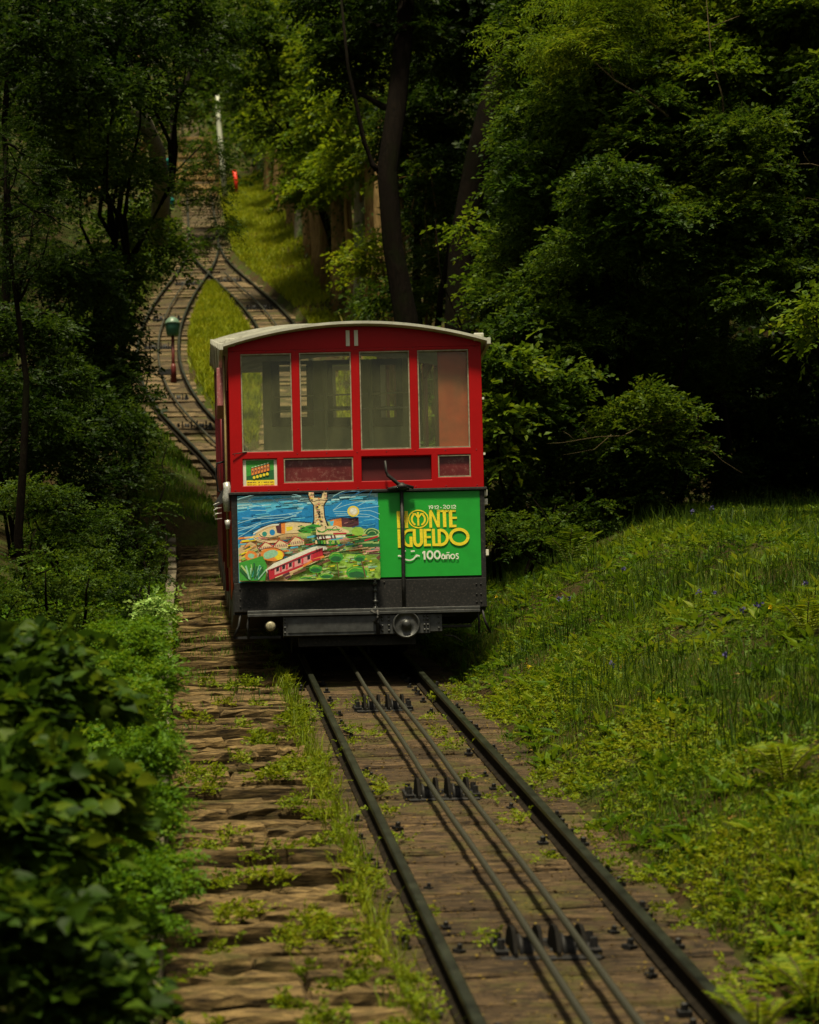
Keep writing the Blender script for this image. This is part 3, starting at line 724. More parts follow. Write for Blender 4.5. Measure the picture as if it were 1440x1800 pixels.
# hill base colours
p.poly('sand', [(110, 1150), (260, 1060), (400, 960), (500, 800), (900, 690), (1440, 680), (1440, 1750), (140, 1750)])
p.tf = tfb
p.poly('lightgreen', [(-80, 700), (600, 640), (900, 760), (1380, 800), (1400, 1700), (-80, 1740)])
p.tf = tfa
stroke_field(tfa, ['orange', 'sand', 'yellow', 'mint', 'skyblue', 'pink', 'cream'], 130, 1440, 950, 1330, 110, 60, 260, 36, .12)
stroke_field(tfb, ['orange', 'sand', 'pink', 'skyblue', 'green', 'dgreen', 'red', 'cream', 'teal'], 100, 1390, 900, 1260, 120, 60, 330, 32, .14)
p.tf = tfa
# fortress walls
p.poly('cream', [(900, 690), (1200, 680), (1440, 700), (1440, 860), (960, 890), (900, 880)]); p.poly('orange', [(900, 700), (975, 700), (970, 890), (905, 890)]); p.poly('yellow', [(990, 770), (1110, 760), (1100, 820), (1000, 850)])
p.poly('maroon', [(800, 760), (900, 700), (905, 890), (830, 880)])
p.poly('cream', [(480, 900), (600, 830), (800, 760), (820, 880), (900, 900), (700, 960), (520, 960)])
p.ell('blue', 740, 870, 50, 55, 14); p.ell('teal', 600, 900, 45, 45, 14)
p.line('white', sm_line([(400, 900), (560, 800), (700, 740), (860, 730)]), 26); p.line('black', sm_line([(380, 850), (560, 780), (740, 715), (890, 700), (1100, 670), (1440, 690)]), 14)
p.line('black', sm_line([(500, 900), (560, 950), (760, 960), (960, 900), (1240, 880)]), 9)
p.poly('green', [(1230, 850), (1300, 790), (1440, 760), (1440, 880), (1300, 880)])
p.line('cream', sm_line([(400, 930), (440, 990), (620, 1040), (860, 1030)]), 40); p.line('brown', sm_line([(400, 960), (500, 1010), (640, 1050)]), 8)
# huts
for k, (u, v, w) in enumerate(((520, 1160, 230), (770, 1120, 250), (1050, 1060, 260))):
    p.poly('cream', [(u, v), (u+w*.4, v-110), (u+w, v-60), (u+w, v+30), (u+w*.1, v+50)]); p.line('red', [(u-30, v+10), (u+w*.35, v-115), (u+w*.65, v-90), (u+w, v-40)], 16)
    for q in range(6): p.line('maroon', [(u+20+q*w*.15, v-20-q*5), (u+30+q*w*.15, v+30-q*6)], 9); p.line('pink', [(u+36+q*w*.15, v-20-q*5), (u+46+q*w*.15, v+20-q*6)], 10)
# round bushes on the left
p.poly('sand', [(120, 1170), (240, 1100), (340, 1045), (440, 1090), (490, 1200), (500, 1280), (430, 1400), (130, 1440)])
stroke_field(tfa, ['orange', 'lightgreen', 'yellow', 'sand', 'lime'], 140, 480, 1110, 1420, 44, 60, 180, 26, .4)
p.tf = tfa
p.ell('orange', 350, 1300, 110, 90, 18, .08); p.ell('mint', 355, 1300, 60, 45, 14, .1); p.line('brown', sm_line([(235, 1130), (330, 1045), (440, 1090), (490, 1190), (520, 1200)]), 9)
p.ell('orange', 740, 1270, 215, 125, 22, .04); p.ell('yellow', 850, 1290, 80, 80, 14, .1); p.ell('mint', 700, 1270, 140, 70, 16, .08, -.3); p.line('maroon', sm_line([(500, 1200), (640, 1160), (800, 1160), (930, 1220), (955, 1310)]), 10)
# agave leaves bottom left
p.poly('green', [(130, 1430), (560, 1300), (640, 1480), (600, 1750), (140, 1750)])
for i in range(26):
    u = R_(170, 560); p.line(random.choice(['dgreen', 'mint', 'dgreen', 'green', 'teal', 'lightgreen']), [(u+R_(-190, 190)*.5, R_(1430, 1560)), (u*.5+200, R_(1650, 1740))], R_(14, 34))
# green lawn, right half
p.tf = tfb
p.poly('lime', [(-300, 1740), (-200, 1640), (60, 1480), (500, 1230), (900, 1260), (1300, 1280), (1400, 1400), (1400, 1735), (-100, 1745)])
stroke_field(tfb, ['lightgreen', 'lime', 'lightgreen', 'mint', 'yellow', 'sand'], -60, 1330, 1280, 1720, 120, 40, 170, 30, .1)
p.tf = tfa
# tram
p.poly('white', [(610, 1560), (760, 1440), (1440, 1150), (1560, 1120), (1700, 1130), (1720, 1180), (700, 1560), (640, 1620)])
p.poly('red', [(650, 1560), (760, 1520), (1440, 1220), (1640, 1150), (1640, 1310), (1400, 1440), (1000, 1610), (680, 1740)])
p.poly('pink', [(770, 1530), (1440, 1260), (1440, 1390), (770, 1650)])
for u, v in ((800, 1525), (910, 1480), (1030, 1440), (1190, 1370), (1360, 1300)): p.poly('black', [(u, v), (u+50, v-20), (u+50, v+50), (u, v+70)]); p.poly('crimson', [(u+64, v-20), (u+100, v-32), (u+100, v+60), (u+64, v+74)])
p.line('maroon', [(700, 1560), (1000, 1440), (1440, 1260), (1640, 1165)], 12); p.line('black', [(660, 1740), (650, 1560)], 22); p.line('cream', [(780, 1700), (1440, 1440), (1700, 1310), (2000, 1180)], 14)
p.line('brown', [(1700, 1290), (1850, 1210), (2040, 1100)], 36)
for u, v, l in ((980, 1640, 120), (1220, 1590, 230), (1560, 1460, 120), (1010, 1690, 100), (1700, 1400, 140)): p.line(random.choice(['maroon', 'brown']), [(u-l/2, v+l*.2), (u+l/2, v-l*.22)], 44)
p.tf = tfb
p.line('orange', [(0, 1490), (200, 1370), (380, 1310)], 40); p.line('red', [(160, 1390), (310, 1350)], 36)
# tower
p.poly('black', [(90, 110), (215, 110), (220, 250), (330, 250), (345, 170), (460, 150), (450, 310), (390, 400), (400, 600), (470, 760), (150, 760), (190, 660), (185, 400), (110, 300)])
p.poly('cream', [(110, 130), (200, 130), (205, 260), (340, 265), (365, 175), (435, 165), (425, 300), (370, 395), (385, 610), (440, 780), (320, 850), (205, 740), (212, 640), (205, 390), (130, 300)])
for i in range(46):
    v = R_(150, 760); u = R_(215, 365) if v > 330 else random.choice([R_(120, 190), R_(370, 430), R_(230, 350) if v > 270 else R_(130, 190)]); p.line(random.choice(['orange', 'pink', 'sand', 'yellow', 'cream', 'sand']), [(u-16, v+R_(-10, 10)), (u+16, v+R_(-10, 10))], 18)
for u, v in ((265, 425), (298, 515), (285, 550), (305, 600), (330, 690)): p.poly('black', [(u-18, v-14), (u+18, v-14), (u+18, v+18), (u-18, v+18)])
p.line('black', sm_line([(130, 310), (200, 330), (300, 300), (420, 310)]), 12)
p.poly('orange', [(480, 660), (690, 620), (700, 790), (560, 790)]); p.poly('skyblue', [(480, 690), (560, 670), (540, 760), (500, 760)]); p.poly('maroon', [(690, 620), (1000, 620), (1005, 750), (850, 790), (700, 780)])
for i in range(8): u = R_(720, 960); v = R_(640, 750); p.line(random.choice(['brown', 'pink', 'black']), [(u-35, v+8), (u+35, v-6)], 8)
p.line('black', sm_line([(440, 660), (600, 625), (800, 605), (1000, 615)]), 14)
p.poly('green', [(-80, 850), (60, 770), (200, 735), (320, 760), (330, 860), (120, 880), (-80, 880)]); 
for i in range(16): u = R_(-60, 300); v = R_(770, 870); p.line(random.choice(['dgreen', 'green', 'lime']), [(u-40, v+12), (u+40, v-10)], 18)
p.poly('cream', [(230, 800), (600, 760), (820, 850), (830, 890), (240, 930)]); p.line('black', sm_line([(240, 800), (280, 880), (400, 860), (400, 770), (470, 860), (580, 780), (640, 860), (700, 850)], 5), 9)
p.line('green', sm_line([(260, 850), (350, 880), (450, 830), (560, 840), (660, 830)]), 22); p.line('red', [(540, 910), (780, 900)], 30); p.line('white', [(250, 990), (540, 960), (760, 950)], 40)
for u in (260, 330, 380, 500, 560): p.line('maroon', [(u, 930), (u+20, 1000)], 26)
for u in range(230, 660, 50): p.line(random.choice(['cream', 'green', 'lime', 'dgreen']), [(u, 1030), (u+10, 1090)], 34)
p.ell('lime', 980, 860, 110, 80, 16, .12); p.ell('dgreen', 1230, 870, 130, 70, 18, .05); p.line('lightgreen', sm_line([(1110, 890), (1160, 830), (1240, 810), (1330, 840), (1370, 890)]), 18); p.line('lightgreen', sm_line([(1160, 900), (1210, 860), (1280, 860), (1310, 900)]), 12)
p.line('dgreen', [(1060, 1110), (1390, 1110)], 60); p.line('dgreen', [(930, 1060), (1380, 980)], 40); p.line('red', [(1100, 1030), (1340, 950)], 28); p.line('maroon', [(1180, 1250), (1390, 1260)], 24); p.line('brown', [(1330, 1360), (1390, 1300)], 70)
# sun, rays
for q in ([(550, 510), (800, 510)], [(570, 550), (800, 550)], [(540, 490), (760, 400), (1140, 310), (980, 410)], [(540, 490), (700, 350)], [(1010, 460), (1370, 410)], [(1010, 500), (1200, 490), (1380, 550)], [(1010, 550), (1200, 570), (1380, 650)], [(600, 590), (800, 575), (1000, 600), (1200, 600)], [(540, 240), (760, 140), (1020, 150)]): p.line('line', sm_line(q), 10)
p.line('deep', sm_line([(530, 270), (640, 210), (800, 160), (1020, 150), (840, 250), (1230, 90), (1190, 240), (1340, 300), (1310, 350)], 5), 9)
p.ell('yellow', 905, 505, 106, 98, 24); p.ell('cream', 905, 505, 84, 76, 24); p.ell('white', 910, 500, 62, 56, 24)
# lollipop trees
for u, v, rx, ry in ((590, 1330, 130, 95), (1010, 1340, 100, 75), (220, 1545, 120, 75), (950, 1610, 190, 120), (410, 1670, 120, 50), (40, 1710, 110, 34)):
    p.ell('green', u, v, rx, ry, 20, .05); p.ell('dgreen', u, v+ry*.3, rx*.75, ry*.5, 16, .1); p.line('lime', sm_line([(u-rx*.8, v-ry*.2), (u-rx*.3, v-ry*.75), (u+rx*.5, v-ry*.6)]), 14)
p.line('brown', [(600, 1420), (630, 1600), (632, 1680)], 16); p.line('brown', sm_line([(1040, 1400), (1080, 1540), (1110, 1690)]), 22); p.line('brown', [(220, 1610), (245, 1700)], 16)
p.done('painted_picture', mural)

# green poster with lettering: strokes traced in a crop (8 units = 1 photo px, origin 680,870)
b = MB(); b.box(MX1+.001, MX2, -.012, -.002, MZ0+.02, MZ1+.001); poster = b.build('green_poster_board', GREENP, car, label='green advertising board with yellow and white lettering')
def tfg(u, v): return Wp(680+u/8, 870+v/8)
g = Pic(tfg, -.0135); PKg = ['yellow', 'white']
def L(c, w, *pts): g.line(c, list(pts), w)
def arcp(cx, cy, rx, ry, a0, a1, n=22): return [(cx+rx*math.cos(math.radians(a0+(a1-a0)*i/n)), cy+ry*math.sin(math.radians(a0+(a1-a0)*i/n))) for i in range(n+1)]
Yl = 'yellow'; Wt = 'white'
L(Yl, 40, (150, 226), (156, 470)); g.poly(Yl, [(150, 226), (172, 226), (222, 350), (252, 226), (280, 226), (222, 440), (205, 440)]); L(Yl, 44, (262, 226), (268, 464))
g.line(Yl, arcp(433, 336, 136, 122, 0, 360, 36), 17)
g.line(Yl, arcp(433, 340, 92, 88, 118, 235), 26); g.line(Yl, arcp(433, 340, 92, 88, 62, -55), 26)
L(Yl, 26, (428, 240), (433, 430)); L(Yl, 22, (352, 268), (388, 262), (432, 322)); L(Yl, 22, (508, 264), (474, 262), (432, 322))
L(Yl, 38, (603, 208), (606, 458)); g.poly(Yl, [(590, 208), (622, 208), (732, 450), (694, 450)]); L(Yl, 38, (714, 206), (716, 452))
L(Yl, 30, (742, 222), (858, 220)); L(Yl, 46, (798, 222), (804, 448))
L(Yl, 46, (884, 208), (890, 452)); L(Yl, 28, (866, 221), (960, 219)); L(Yl, 28, (880, 318), (974, 316)); L(Yl, 34, (880, 432), (966, 430))
L(Yl, 38, (156, 486), (162, 742))
g.line(Yl, [(346, 494)]+arcp(300, 604, 78, 108, -100, -270)+[(325, 712)], 36); L(Yl, 42, (326, 584), (328, 730)); L(Yl, 28, (296, 496), (352, 490))
g.line(Yl, [(372, 478), (376, 640)]+arcp(426, 648, 48, 60, 180, 0)+[(474, 640), (470, 474)], 42)
L(Yl, 42, (522, 476), (528, 720)); L(Yl, 30, (504, 492), (606, 488)); L(Yl, 28, (520, 592), (606, 588)); L(Yl, 32, (522, 702), (606, 700))
L(Yl, 42, (640, 474), (646, 716)); L(Yl, 36, (630, 698), (704, 696))
L(Yl, 42, (722, 476), (724, 714)); g.line(Yl, [(722, 492)]+arcp(742, 594, 96, 102, -88, 88)+[(722, 696)], 40)
g.line(Yl, arcp(1004, 582, 122, 104, 0, 360, 40), 42)
# smile and 100 anos
g.line(Wt, sm_line([(140, 856), (180, 860), (230, 900), (300, 918), (360, 896), (400, 850), (446, 858)]), 20); L(Wt, 16, (228, 800), (250, 780)); L(Wt, 20, (322, 792), (376, 786)); L(Wt, 16, (400, 836), (404, 872))
g.poly(Wt, [(480, 806), (500, 786), (524, 786), (528, 906), (502, 908), (500, 818), (486, 826)])
g.line(Wt, arcp(590, 842, 36, 52, 0, 360, 26), 24); g.line(Wt, arcp(692, 838, 38, 52, 0, 360, 26), 24)
g.line(Wt, arcp(776, 868, 22, 26, 0, 360, 18), 15); L(Wt, 16, (802, 836), (804, 896)); L(Wt, 14, (756, 834), (786, 828))
L(Wt, 16, (824, 834), (826, 896)); g.line(Wt, [(828, 846)]+arcp(846, 854, 14, 20, -140, 0)+[(862, 896)], 15); L(Wt, 12, (822, 812), (838, 804), (848, 810), (864, 802))
g.line(Wt, arcp(908, 860, 28, 30, 0, 360, 20), 16)
g.line(Wt, sm_line([(990, 826), (966, 822), (956, 838), (976, 856), (988, 872), (978, 890), (956, 888)]), 14)
# 1912 . 2012
def small_digits(txt, u, v, w, h, s):
    for ch in txt:
        if ch == '1': g.line(Wt, [(u+w*.1, v+h*.2), (u+w*.4, v), (u+w*.4, v+h)], s); u += w*.62; continue
        if ch == '9': g.line(Wt, arcp(u+w*.4, v+h*.3, w*.34, h*.28, 0, 360, 14), s); L(Wt, s, (u+w*.74, v+h*.3), (u+w*.7, v+h*.6), (u+w*.4, v+h))
        if ch == '2': g.line(Wt, arcp(u+w*.4, v+h*.3, w*.34, h*.28, 190, 380, 10)+[(u+w*.05, v+h*.93), (u+w*.8, v+h*.93)], s)
        if ch == '0': g.line(Wt, arcp(u+w*.42, v+h*.5, w*.38, h*.46, 0, 360, 18), s)
        if ch == '.': g.ell(Wt, u+w*.35, v+h*.6, 7, 7, 10); u += w*.75; continue
        u += w*.98
small_digits('1912', 570, 148, 50, 50, 10); small_digits('.', 736, 146, 40, 50, 10); small_digits('2012', 778, 140, 54, 50, 10)
g.done('poster_lettering', poster)

# dark frame round the boards, lower skirt and underframe
b = MB(); b.box(-1.165, 1.165, -.035, .05, 1.628, 1.653); b.build('waist_rail', IRON, car, .004)
b = MB(); b.box(-HW, MX0-.002, -.016, .04, .84, 1.627); b.build('corner_strip', IRON, car, .003)
b = MB(); b.box(MX2+.002, HW, -.016, .04, .84, 1.627); b.build('corner_strip', IRON, car, .003)
b = MB(); b.box(-HW+.002, HW-.002, 0, .04, .835, 1.626); b.build('lower_front_wall', IRON, car)
b = MB(); b.box(-1.135, 1.14, -.022, .05, .575, .838)
for x in (-1.08, -1.0, 1.05, 1.09):
    for z in (.62, .69, .78): b.lathe((x, -.022, z), (0, -1, 0), [(0, .010), (.006, .008)], 8)
for x in (.12, .16, .22): b.lathe((x, -.022, .815), (0, -1, 0), [(0, .010), (.006, .008)], 8)
b.build('skirt_panel', IRON, car, .005)
b = MB(); b.box(-1.02, 1.07, -.09, .10, .548, .576); b.box(-1.02, 1.07, -.09, -.07, .520, .548); b.build('buffer_ledge', IRONG, car, .004)
b = MB(); b.box(-.70, .62, -.06, .02, .345, .517)
b.box(-.66, .16, -.066, -.06, .37, .495)
for x in (-.685, .19, .25, .57, .60):
    for z in (.375, .42, .47, .50): b.lathe((x, -.06, z), (0, -1, 0), [(0, .013), (.009, .010), (.012, .005)], 8)
b.box(.62, .73, -.05, .02, .36, .517)
for z in (.39, .44, .49): b.lathe((.70, -.05, z), (0, -1, 0), [(0, .012), (.01, .008)], 8)
b.build('buffer_beam', IRONG, car, .004)
b = MB(); b.lathe((.405, -.062, .425), (0, -1, 0), [(0, .125), (.018, .125), (.026, .118), (.026, .108), (.012, .104), (.010, .045), (.03, .040), (.045, .030), (.05, .012)], 32)
b.build('round_buffer_cover', IRONG, car)
b = MB(); b.lathe((-.815, -.02, .435), (0, -1, 0), [(-.06, .03), (0, .045), (.02, .052), (.05, .052), (.055, .045)], 20); hl = b.build('headlight', IRON, car)
b = MB(); b.lathe((-.815, -.0755, .435), (0, -1, 0), [(0, .044), (.008, .040), (.016, .025), (.018, .006)], 20); b.build('lens', paint('dusty_lens', (.30, .27, .18), .4, .6, 60), hl)
for s_, xs_ in ((-1, (-1.08, -1.0)), (1, (1.05, 1.10))):
    for x in xs_:
        b = MB(); b.tube([(x, 0, .56), (x+s_*.02, -.01, .45), (x+s_*.07*(1 if abs(x) > 1.06 else .2), -.01, .34)], .011, 8); b.build('guard_rod', IRON, car)
b = MB(); b.box(-1.15, -.72, .0, .04, .335, .358); b.build('step_bar', IRON, car); b = MB(); b.box(.735, 1.0, .0, .04, .40, .422); b.build('step_bar', IRON, car)
b = MB(); b.box(.735, .86, -.0, .03, .50, .53); b.build('bracket', IRON, car); b = MB(); b.tube([(.74, 0, .33), (.84, 0, .32), (.92, 0, .26)], .007, 6); b.build('bracket', IRON, car)
# brake column and crank
b = MB(); b.tube([(.392, -.05, 1.63), (.392, -.055, 1.2), (.390, -.055, .80), (.390, -.05, .57)], .017, 10); b.tube([(.39, -.05, .58), (.39, -.05, .53)], .028, 8); b.build('brake_column', IRON, car)
b = MB(); b.tube([(.25, -.06, 1.90), (.255, -.07, 1.80), (.27, -.07, 1.77), (.36, -.07, 1.69), (.50, -.06, 1.655)], [.011, .012, .016, .018, .014], 8); b.lathe((.392, -.065, 1.66), (0, 0, 1), [(-.03, .02), (-.01, .05), (.01, .05), (.04, .018)], 12); b.tube([(.27, -.06, 1.64), (.365, -.07, 1.66), (.46, -.06, 1.65)], .02, 8); b.build('brake_crank', IRON, car)
b = MB(); b.box(.075, .18, -.04, -.0145, .845, .985); b.box(.105, .115, -.048, -.04, .87, .93); b.box(.135, .145, -.048, -.04, .87, .93); b.build('latch_box', paint('latch_brown', (.09, .055, .03), .6, .5, 20), car, .003)
b = MB(); b.tube([(.135, -.04, .86), (.135, -.045, .62), (.14, -.06, .55)], .012, 8)
for z in (.80, .74, .64, .58): b.lathe((.135, -.042, z), (0, 0, 1), [(-.012, .022), (.012, .022)], 8)
b.build('coupling_rod', IRONG, car)
b = MB(); b.tube([(.09, -.08, .56), (.17, -.085, .50), (.12, -.085, .46), (.18, -.085, .40)], .018, 8); b.tube([(.15, -.08, .56), (.15, -.08, .34)], .016, 8); b.build('coupling_hook', IRON, car)
for xx in (-.075, .0): b = MB(); b.box(xx, xx+.034, -.010, .002, 2.955, 3.095); b.build('roof_marker', OFFW, car)
# roof, floor, sides, partitions, compartment by compartment (each a step higher)
def roof(i):
    n = 20; z0 = STEP*i; y0 = -.09 if i == 0 else CL*i+.02; y1 = CL*(i+1)+(.0 if i < NC-1 else .09); vs = []
    hw = 1.185 if i == 0 else 1.16
    z0 += XR*i
    for y in (y0, y1):
        for t, dz in ((1, 0), (0, .024)):
            for k in range(n+1): x = -hw+2*hw*k/n; vs.append((x, y, arch(x)+dz+z0))
    m = n+1; fs = []
    for k in range(n):
        fs += [(k+1, k, 2*m+k, 2*m+k+1), (m+k, m+k+1, 3*m+k+1, 3*m+k), (k, k+1, m+k+1, m+k), (2*m+k+1, 2*m+k, 3*m+k, 3*m+k+1)]
    fs += [(0, m, 3*m, 2*m), (n, 2*m+n, 3*m+n, m+n)]
    r = MB().add(vs, fs).build('roof', WHITE, car)
    for s_ in (-1, 1):
        g_ = MB(); x = s_*hw; z = arch(hw)+z0
        g_.box(min(x, x+s_*.035), max(x, x+s_*.035), y0+.003, y1-.003, z-.03, z+.028); g_.build('gutter', WHITE, r, .004)
        if i == 0:
            c_ = MB(); c_.box(min(x-s_*.11, x-s_*.02), max(x-s_*.11, x-s_*.02), y0+.05, y0+.20, z+.02, z+.085); c_.build('corner_bracket', WHITE, r, .008)
for i in range(NC): roof(i)
sidew = [(.10, .98), (1.10, 2.08)]
for i in range(NC):
    z0 = STEP*i; ya, yb = CL*i+(.048 if i == 0 else .0), CL*(i+1)-.002
    for s_ in (-1, 1):
        mb = MB(); wall_holes((ya+.002, yb), (.84+z0, 2.93+z0+XR*i), [(ya+.10, yb-.10, 1.75+z0, 2.80+z0+XR*i)], 0, .035, mb)
        mb.v = [((HW-.036+v[1]) if s_ > 0 else (-HW+.036-v[1]), v[0], v[2]) for v in mb.v]
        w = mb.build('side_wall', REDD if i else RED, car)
    b = MB(); b.box(-HW+.04, HW-.04, ya+.002, yb, .80+z0, .838+z0); b.build('floor', WALLI, car)
    b = MB(); b.box(-HW, HW, ya+.01, yb, .56+z0, .79+z0); b.build('side_sill', IRON, car)
    if i: 
        b = MB(); b.box(-HW+.05, HW-.05, ya+.01, ya+.04, .84+z0-STEP, .80+z0); b.build('riser_panel', WALLI, car)
    # seats
    if i % 2 == 1 and i > 2:
        b = MB(); b.box(-.95, .95, ya+.30, ya+.75, 1.22+z0, 1.27+z0); b.box(-.95, .95, ya+.30, ya+.34, 1.271+z0, 1.62+z0); b.box(-.9, -.85, ya+.4, ya+.7, .84+z0, 1.219+z0); b.box(.85, .9, ya+.4, ya+.7, .84+z0, 1.219+z0); b.build('bench', REDI, car)
# driver cab partition with three tall windows
PY = .92
def cabx(px, py): return PX(px, py, CY0+PY).x-1.557, PX(px, py, CY0+PY).z-float(zt(CY0))
pw = [(cabx(a, 690)[0], cabx(b_, 690)[0], cabx(a, 737)[1], cabx(a, 640)[1]) for a, b_ in ((490, 541), (583, 618), (667, 698))]
mb = MB(); wall_holes((-.80, .66), (1.2, 3.055), pw, PY, PY+.03, mb); mb.build('cab_partition', WALLI, car)
for (a, b_, c_, d_) in pw:
    m_ = MB(); wall_holes((a-.07, b_+.05), (c_-.07, min(d_+.06, 3.05)), [(a+.01, b_-.01, c_+.115, d_-.01), (a+.01, b_-.01, c_+.01, c_+.08)], PY-.027, PY-.003, m_); m_.build('partition_window_frame', DARKI, car)
b = MB(); b.box(.755, HW-.05, .052, .08, .9, 3.0); b.build('cab_door', REDI, car)
for z in (2.42, 2.56): 
    b = MB(); b.tube([(-.7, .8, z+.13), (.66, .8, z+.15)], .008, 6); b.build('handrail', SILV, car)
for x in (-.22, .20): b = MB(); b.tube([(x, .75, .85), (x, .75, 3.0)], .020, 8); b.build('pole', WALLI, car)
b = MB(); b.box(-.55, .35, .28, .62, 1.60, 1.98); b.box(-.5, .3, .3, .6, .84, 1.599); b.build('control_desk', WALLI, car, .02)
zr = STEP*(NC-1)
mb = MB(); wall_holes((-HW+.04, HW-.04), (.84+zr, 3.2+zr), [(-1.0, -.45, 1.75+zr, 3.14+zr), (-.36, .36, 1.4+zr, 3.14+zr), (.45, 1.0, 1.75+zr, 3.14+zr)], CL*NC, CL*NC+.04, mb); mb.build('rear_wall', WALLI, car)
# frame beams, wheels
b = MB()
for s_ in (-1, 1):
    for a_, c_ in ((0, 4.3), (4.31, 8.6)):
        M = Matrix.Translation((0, a_+.05, .40+a_*.22)) @ Matrix.Rotation(th, 4, 'X'); b.box(s_*.62-.05, s_*.62+.05, 0, (c_-a_-.02)/math.cos(th), -.02, .17, M=M)
b.build('chassis_beam', IRON, car)
for yy in (1.5, 6.6):
    for s_ in (-1, 1):
        w = MB(); cc = (s_*.5, yy, yy*.22+.28); w.lathe((s_*.5-s_*.045, cc[1], cc[2]), (s_, 0, 0), [(0, .295), (.025, .295), (.028, .262), (.10, .26), (.105, .22), (.06, .20), (.06, .07), (.11, .06), (.12, .02)], 28)
        w.build('wheel', IRON, car)
    a = MB(); a.tube([(-.5, yy, yy*.22+.28), (.5, yy, yy*.22+.28)], .05, 10); a.build('axle', IRON, car)
    a = MB(); a.box(-.75, .75, yy-.45, yy+.45, yy*.22+.42, yy*.22+.5); a.build('bogie_frame', IRON, car)
b = MB(); b.box(-.56, .5, .05, .12, .06+.2, .34); b.build('sweeper_bar', IRON, car)
# gear on the left side
xl0 = -HW
b = MB(); b.box(xl0-.100, xl0-.025, .30, .86, *sorted((WZ(390, 708)+.03, WZ(390, 640)+.03))); sb = b.build('folding_side_board', PINK, car, .004)
b = MB(); b.tube([(xl0-.02, .55, 2.60), (xl0-.06, .55, 2.60)], .012, 6); b.build('bracket', IRON, sb)
for yy, zz0, zz1, r_, mt in ((.12, 1.0, 2.92, .012, BRASS), (.95, .9, 2.9, .016, REDD), (1.15, 1.3, 2.95, .012, BRASS), (2.1, 1.35, 3.3, .015, REDD)):
    b = MB(); b.tube([(xl0-.035, yy, zz0), (xl0-.035, yy, zz1)], r_, 8); b.build('door_pillar', mt, car)
b = MB(); b.tube([(xl0-.02, .9, 2.12), (xl0-.11, .9, 2.10), (xl0-.12, .9, 1.98), (xl0-.10, .9, 1.84), (xl0-.02, .9, 1.80)], .010, 8); b.build('grab_handle', IRON, car)
b = MB(); b.add([(xl0-.03, .88, 1.90), (xl0-.14, .88, 1.72), (xl0-.13, .88, 1.69), (xl0-.03, .88, 1.74), (xl0-.03, .90, 1.90), (xl0-.14, .90, 1.72), (xl0-.13, .90, 1.69), (xl0-.03, .90, 1.74)], [(3, 2, 1, 0), (4, 5, 6, 7), (0, 1, 5, 4), (1, 2, 6, 5), (2, 3, 7, 6), (3, 0, 4, 7)]); b.build('side_mirror', IRONG, car)
b = MB(); b.tube([(xl0-.035, .06, 1.50), (xl0-.04, .055, 1.62), (xl0-.03, .06, 1.70), (xl0-.04, .06, 1.76)], [.032, .040, .036, .03], 10); b.build('foil_wrapped_hose', SILV, car)
b = MB(); b.tube([(xl0-.03, .07, 1.34), (xl0-.035, .06, 1.42)], [.022, .026], 8); b.build('foil_wrapped_hose', SILV, car)
for k in range(3): 
    b = MB(); z = 1.66-.05*k; b.tube([(xl0-.10-.012*k, .5, z), (xl0-.15, .5, z-.02), (xl0-.14, .5, z-.055), (xl0-.08, .5, z-.05)], .006, 6); b.build('hook', SILV, car)
b = MB(); b.tube([(-.99, -.0, 2.02), (xl0+.02, -.02, 2.0)], .004, 4); b.build('wire', IRON, car)
for z in (1.50, 1.58, 1.04): b = MB(); b.box(HW+.001, HW+.030, .01, .06, z, z+.055); b.build('white_fitting', OFFW, car, .003)
for z in (2.45, 1.95): b = MB(); b.box(HW+.001, HW+.02, .01, .04, z, z+.02); b.build('door_hinge', OFFW, car)

# ------------------------------------------------------------------ small things along the line
def lamp(px, py, Y, s, label, mat, post=True):
    base_z = float(zt(Y))-.15; top = PX(px, py, Y); root = empty('signal_lamp', (top.x, Y, base_z if post else top.z-1.4), label=label, cat='lamp')
    h = top.z-root.location.z
    b = MB(); b.tube([(0, 0, 0), (0, 0, h-.40*s)], .035*s, 8); b.lathe((0, 0, 0), (0, 0, 1), [(0, .075), (.35, .06), (.42, .04)], 10); b.build('post', REDPOST if post else IRON, root)
    if post: b = MB(); b.box(-.34, -.05, -.04, .04, h*.12, h*.12+.12); b.build('side_box', IRON, root)
    b = MB(); b.lathe((0, 0, h-.42*s), (0, 0, 1), [(0, .08*s), (.03*s, .13*s), (.22*s, .155*s), (.24*s, .155*s)], 16); b.build('lamp_body', mat, root)
    b = MB(); b.lathe((0, 0, h-.18*s), (0, 0, 1), [(0, .17*s), (.03*s, .165*s), (.10*s, .13*s), (.15*s, .07*s), (.165*s, .01)], 16); b.build('cap', paint('lamp_cap', (.13, .21, .15), .4, .2, 5) if post else mat, root)
    return root
lamp(303, 556, 48.5, 1.05, 'pale green lamp on a short red post standing between the rails of the left branch', LAMPG)
lamp(300, 275, 60, 1.0, 'upper of the two teal lamps half hidden in leaves left of the far track', TEAL, False)
lamp(298, 345, 56, .9, 'lower of the two teal lamps half hidden in leaves left of the far track', TEAL, False)
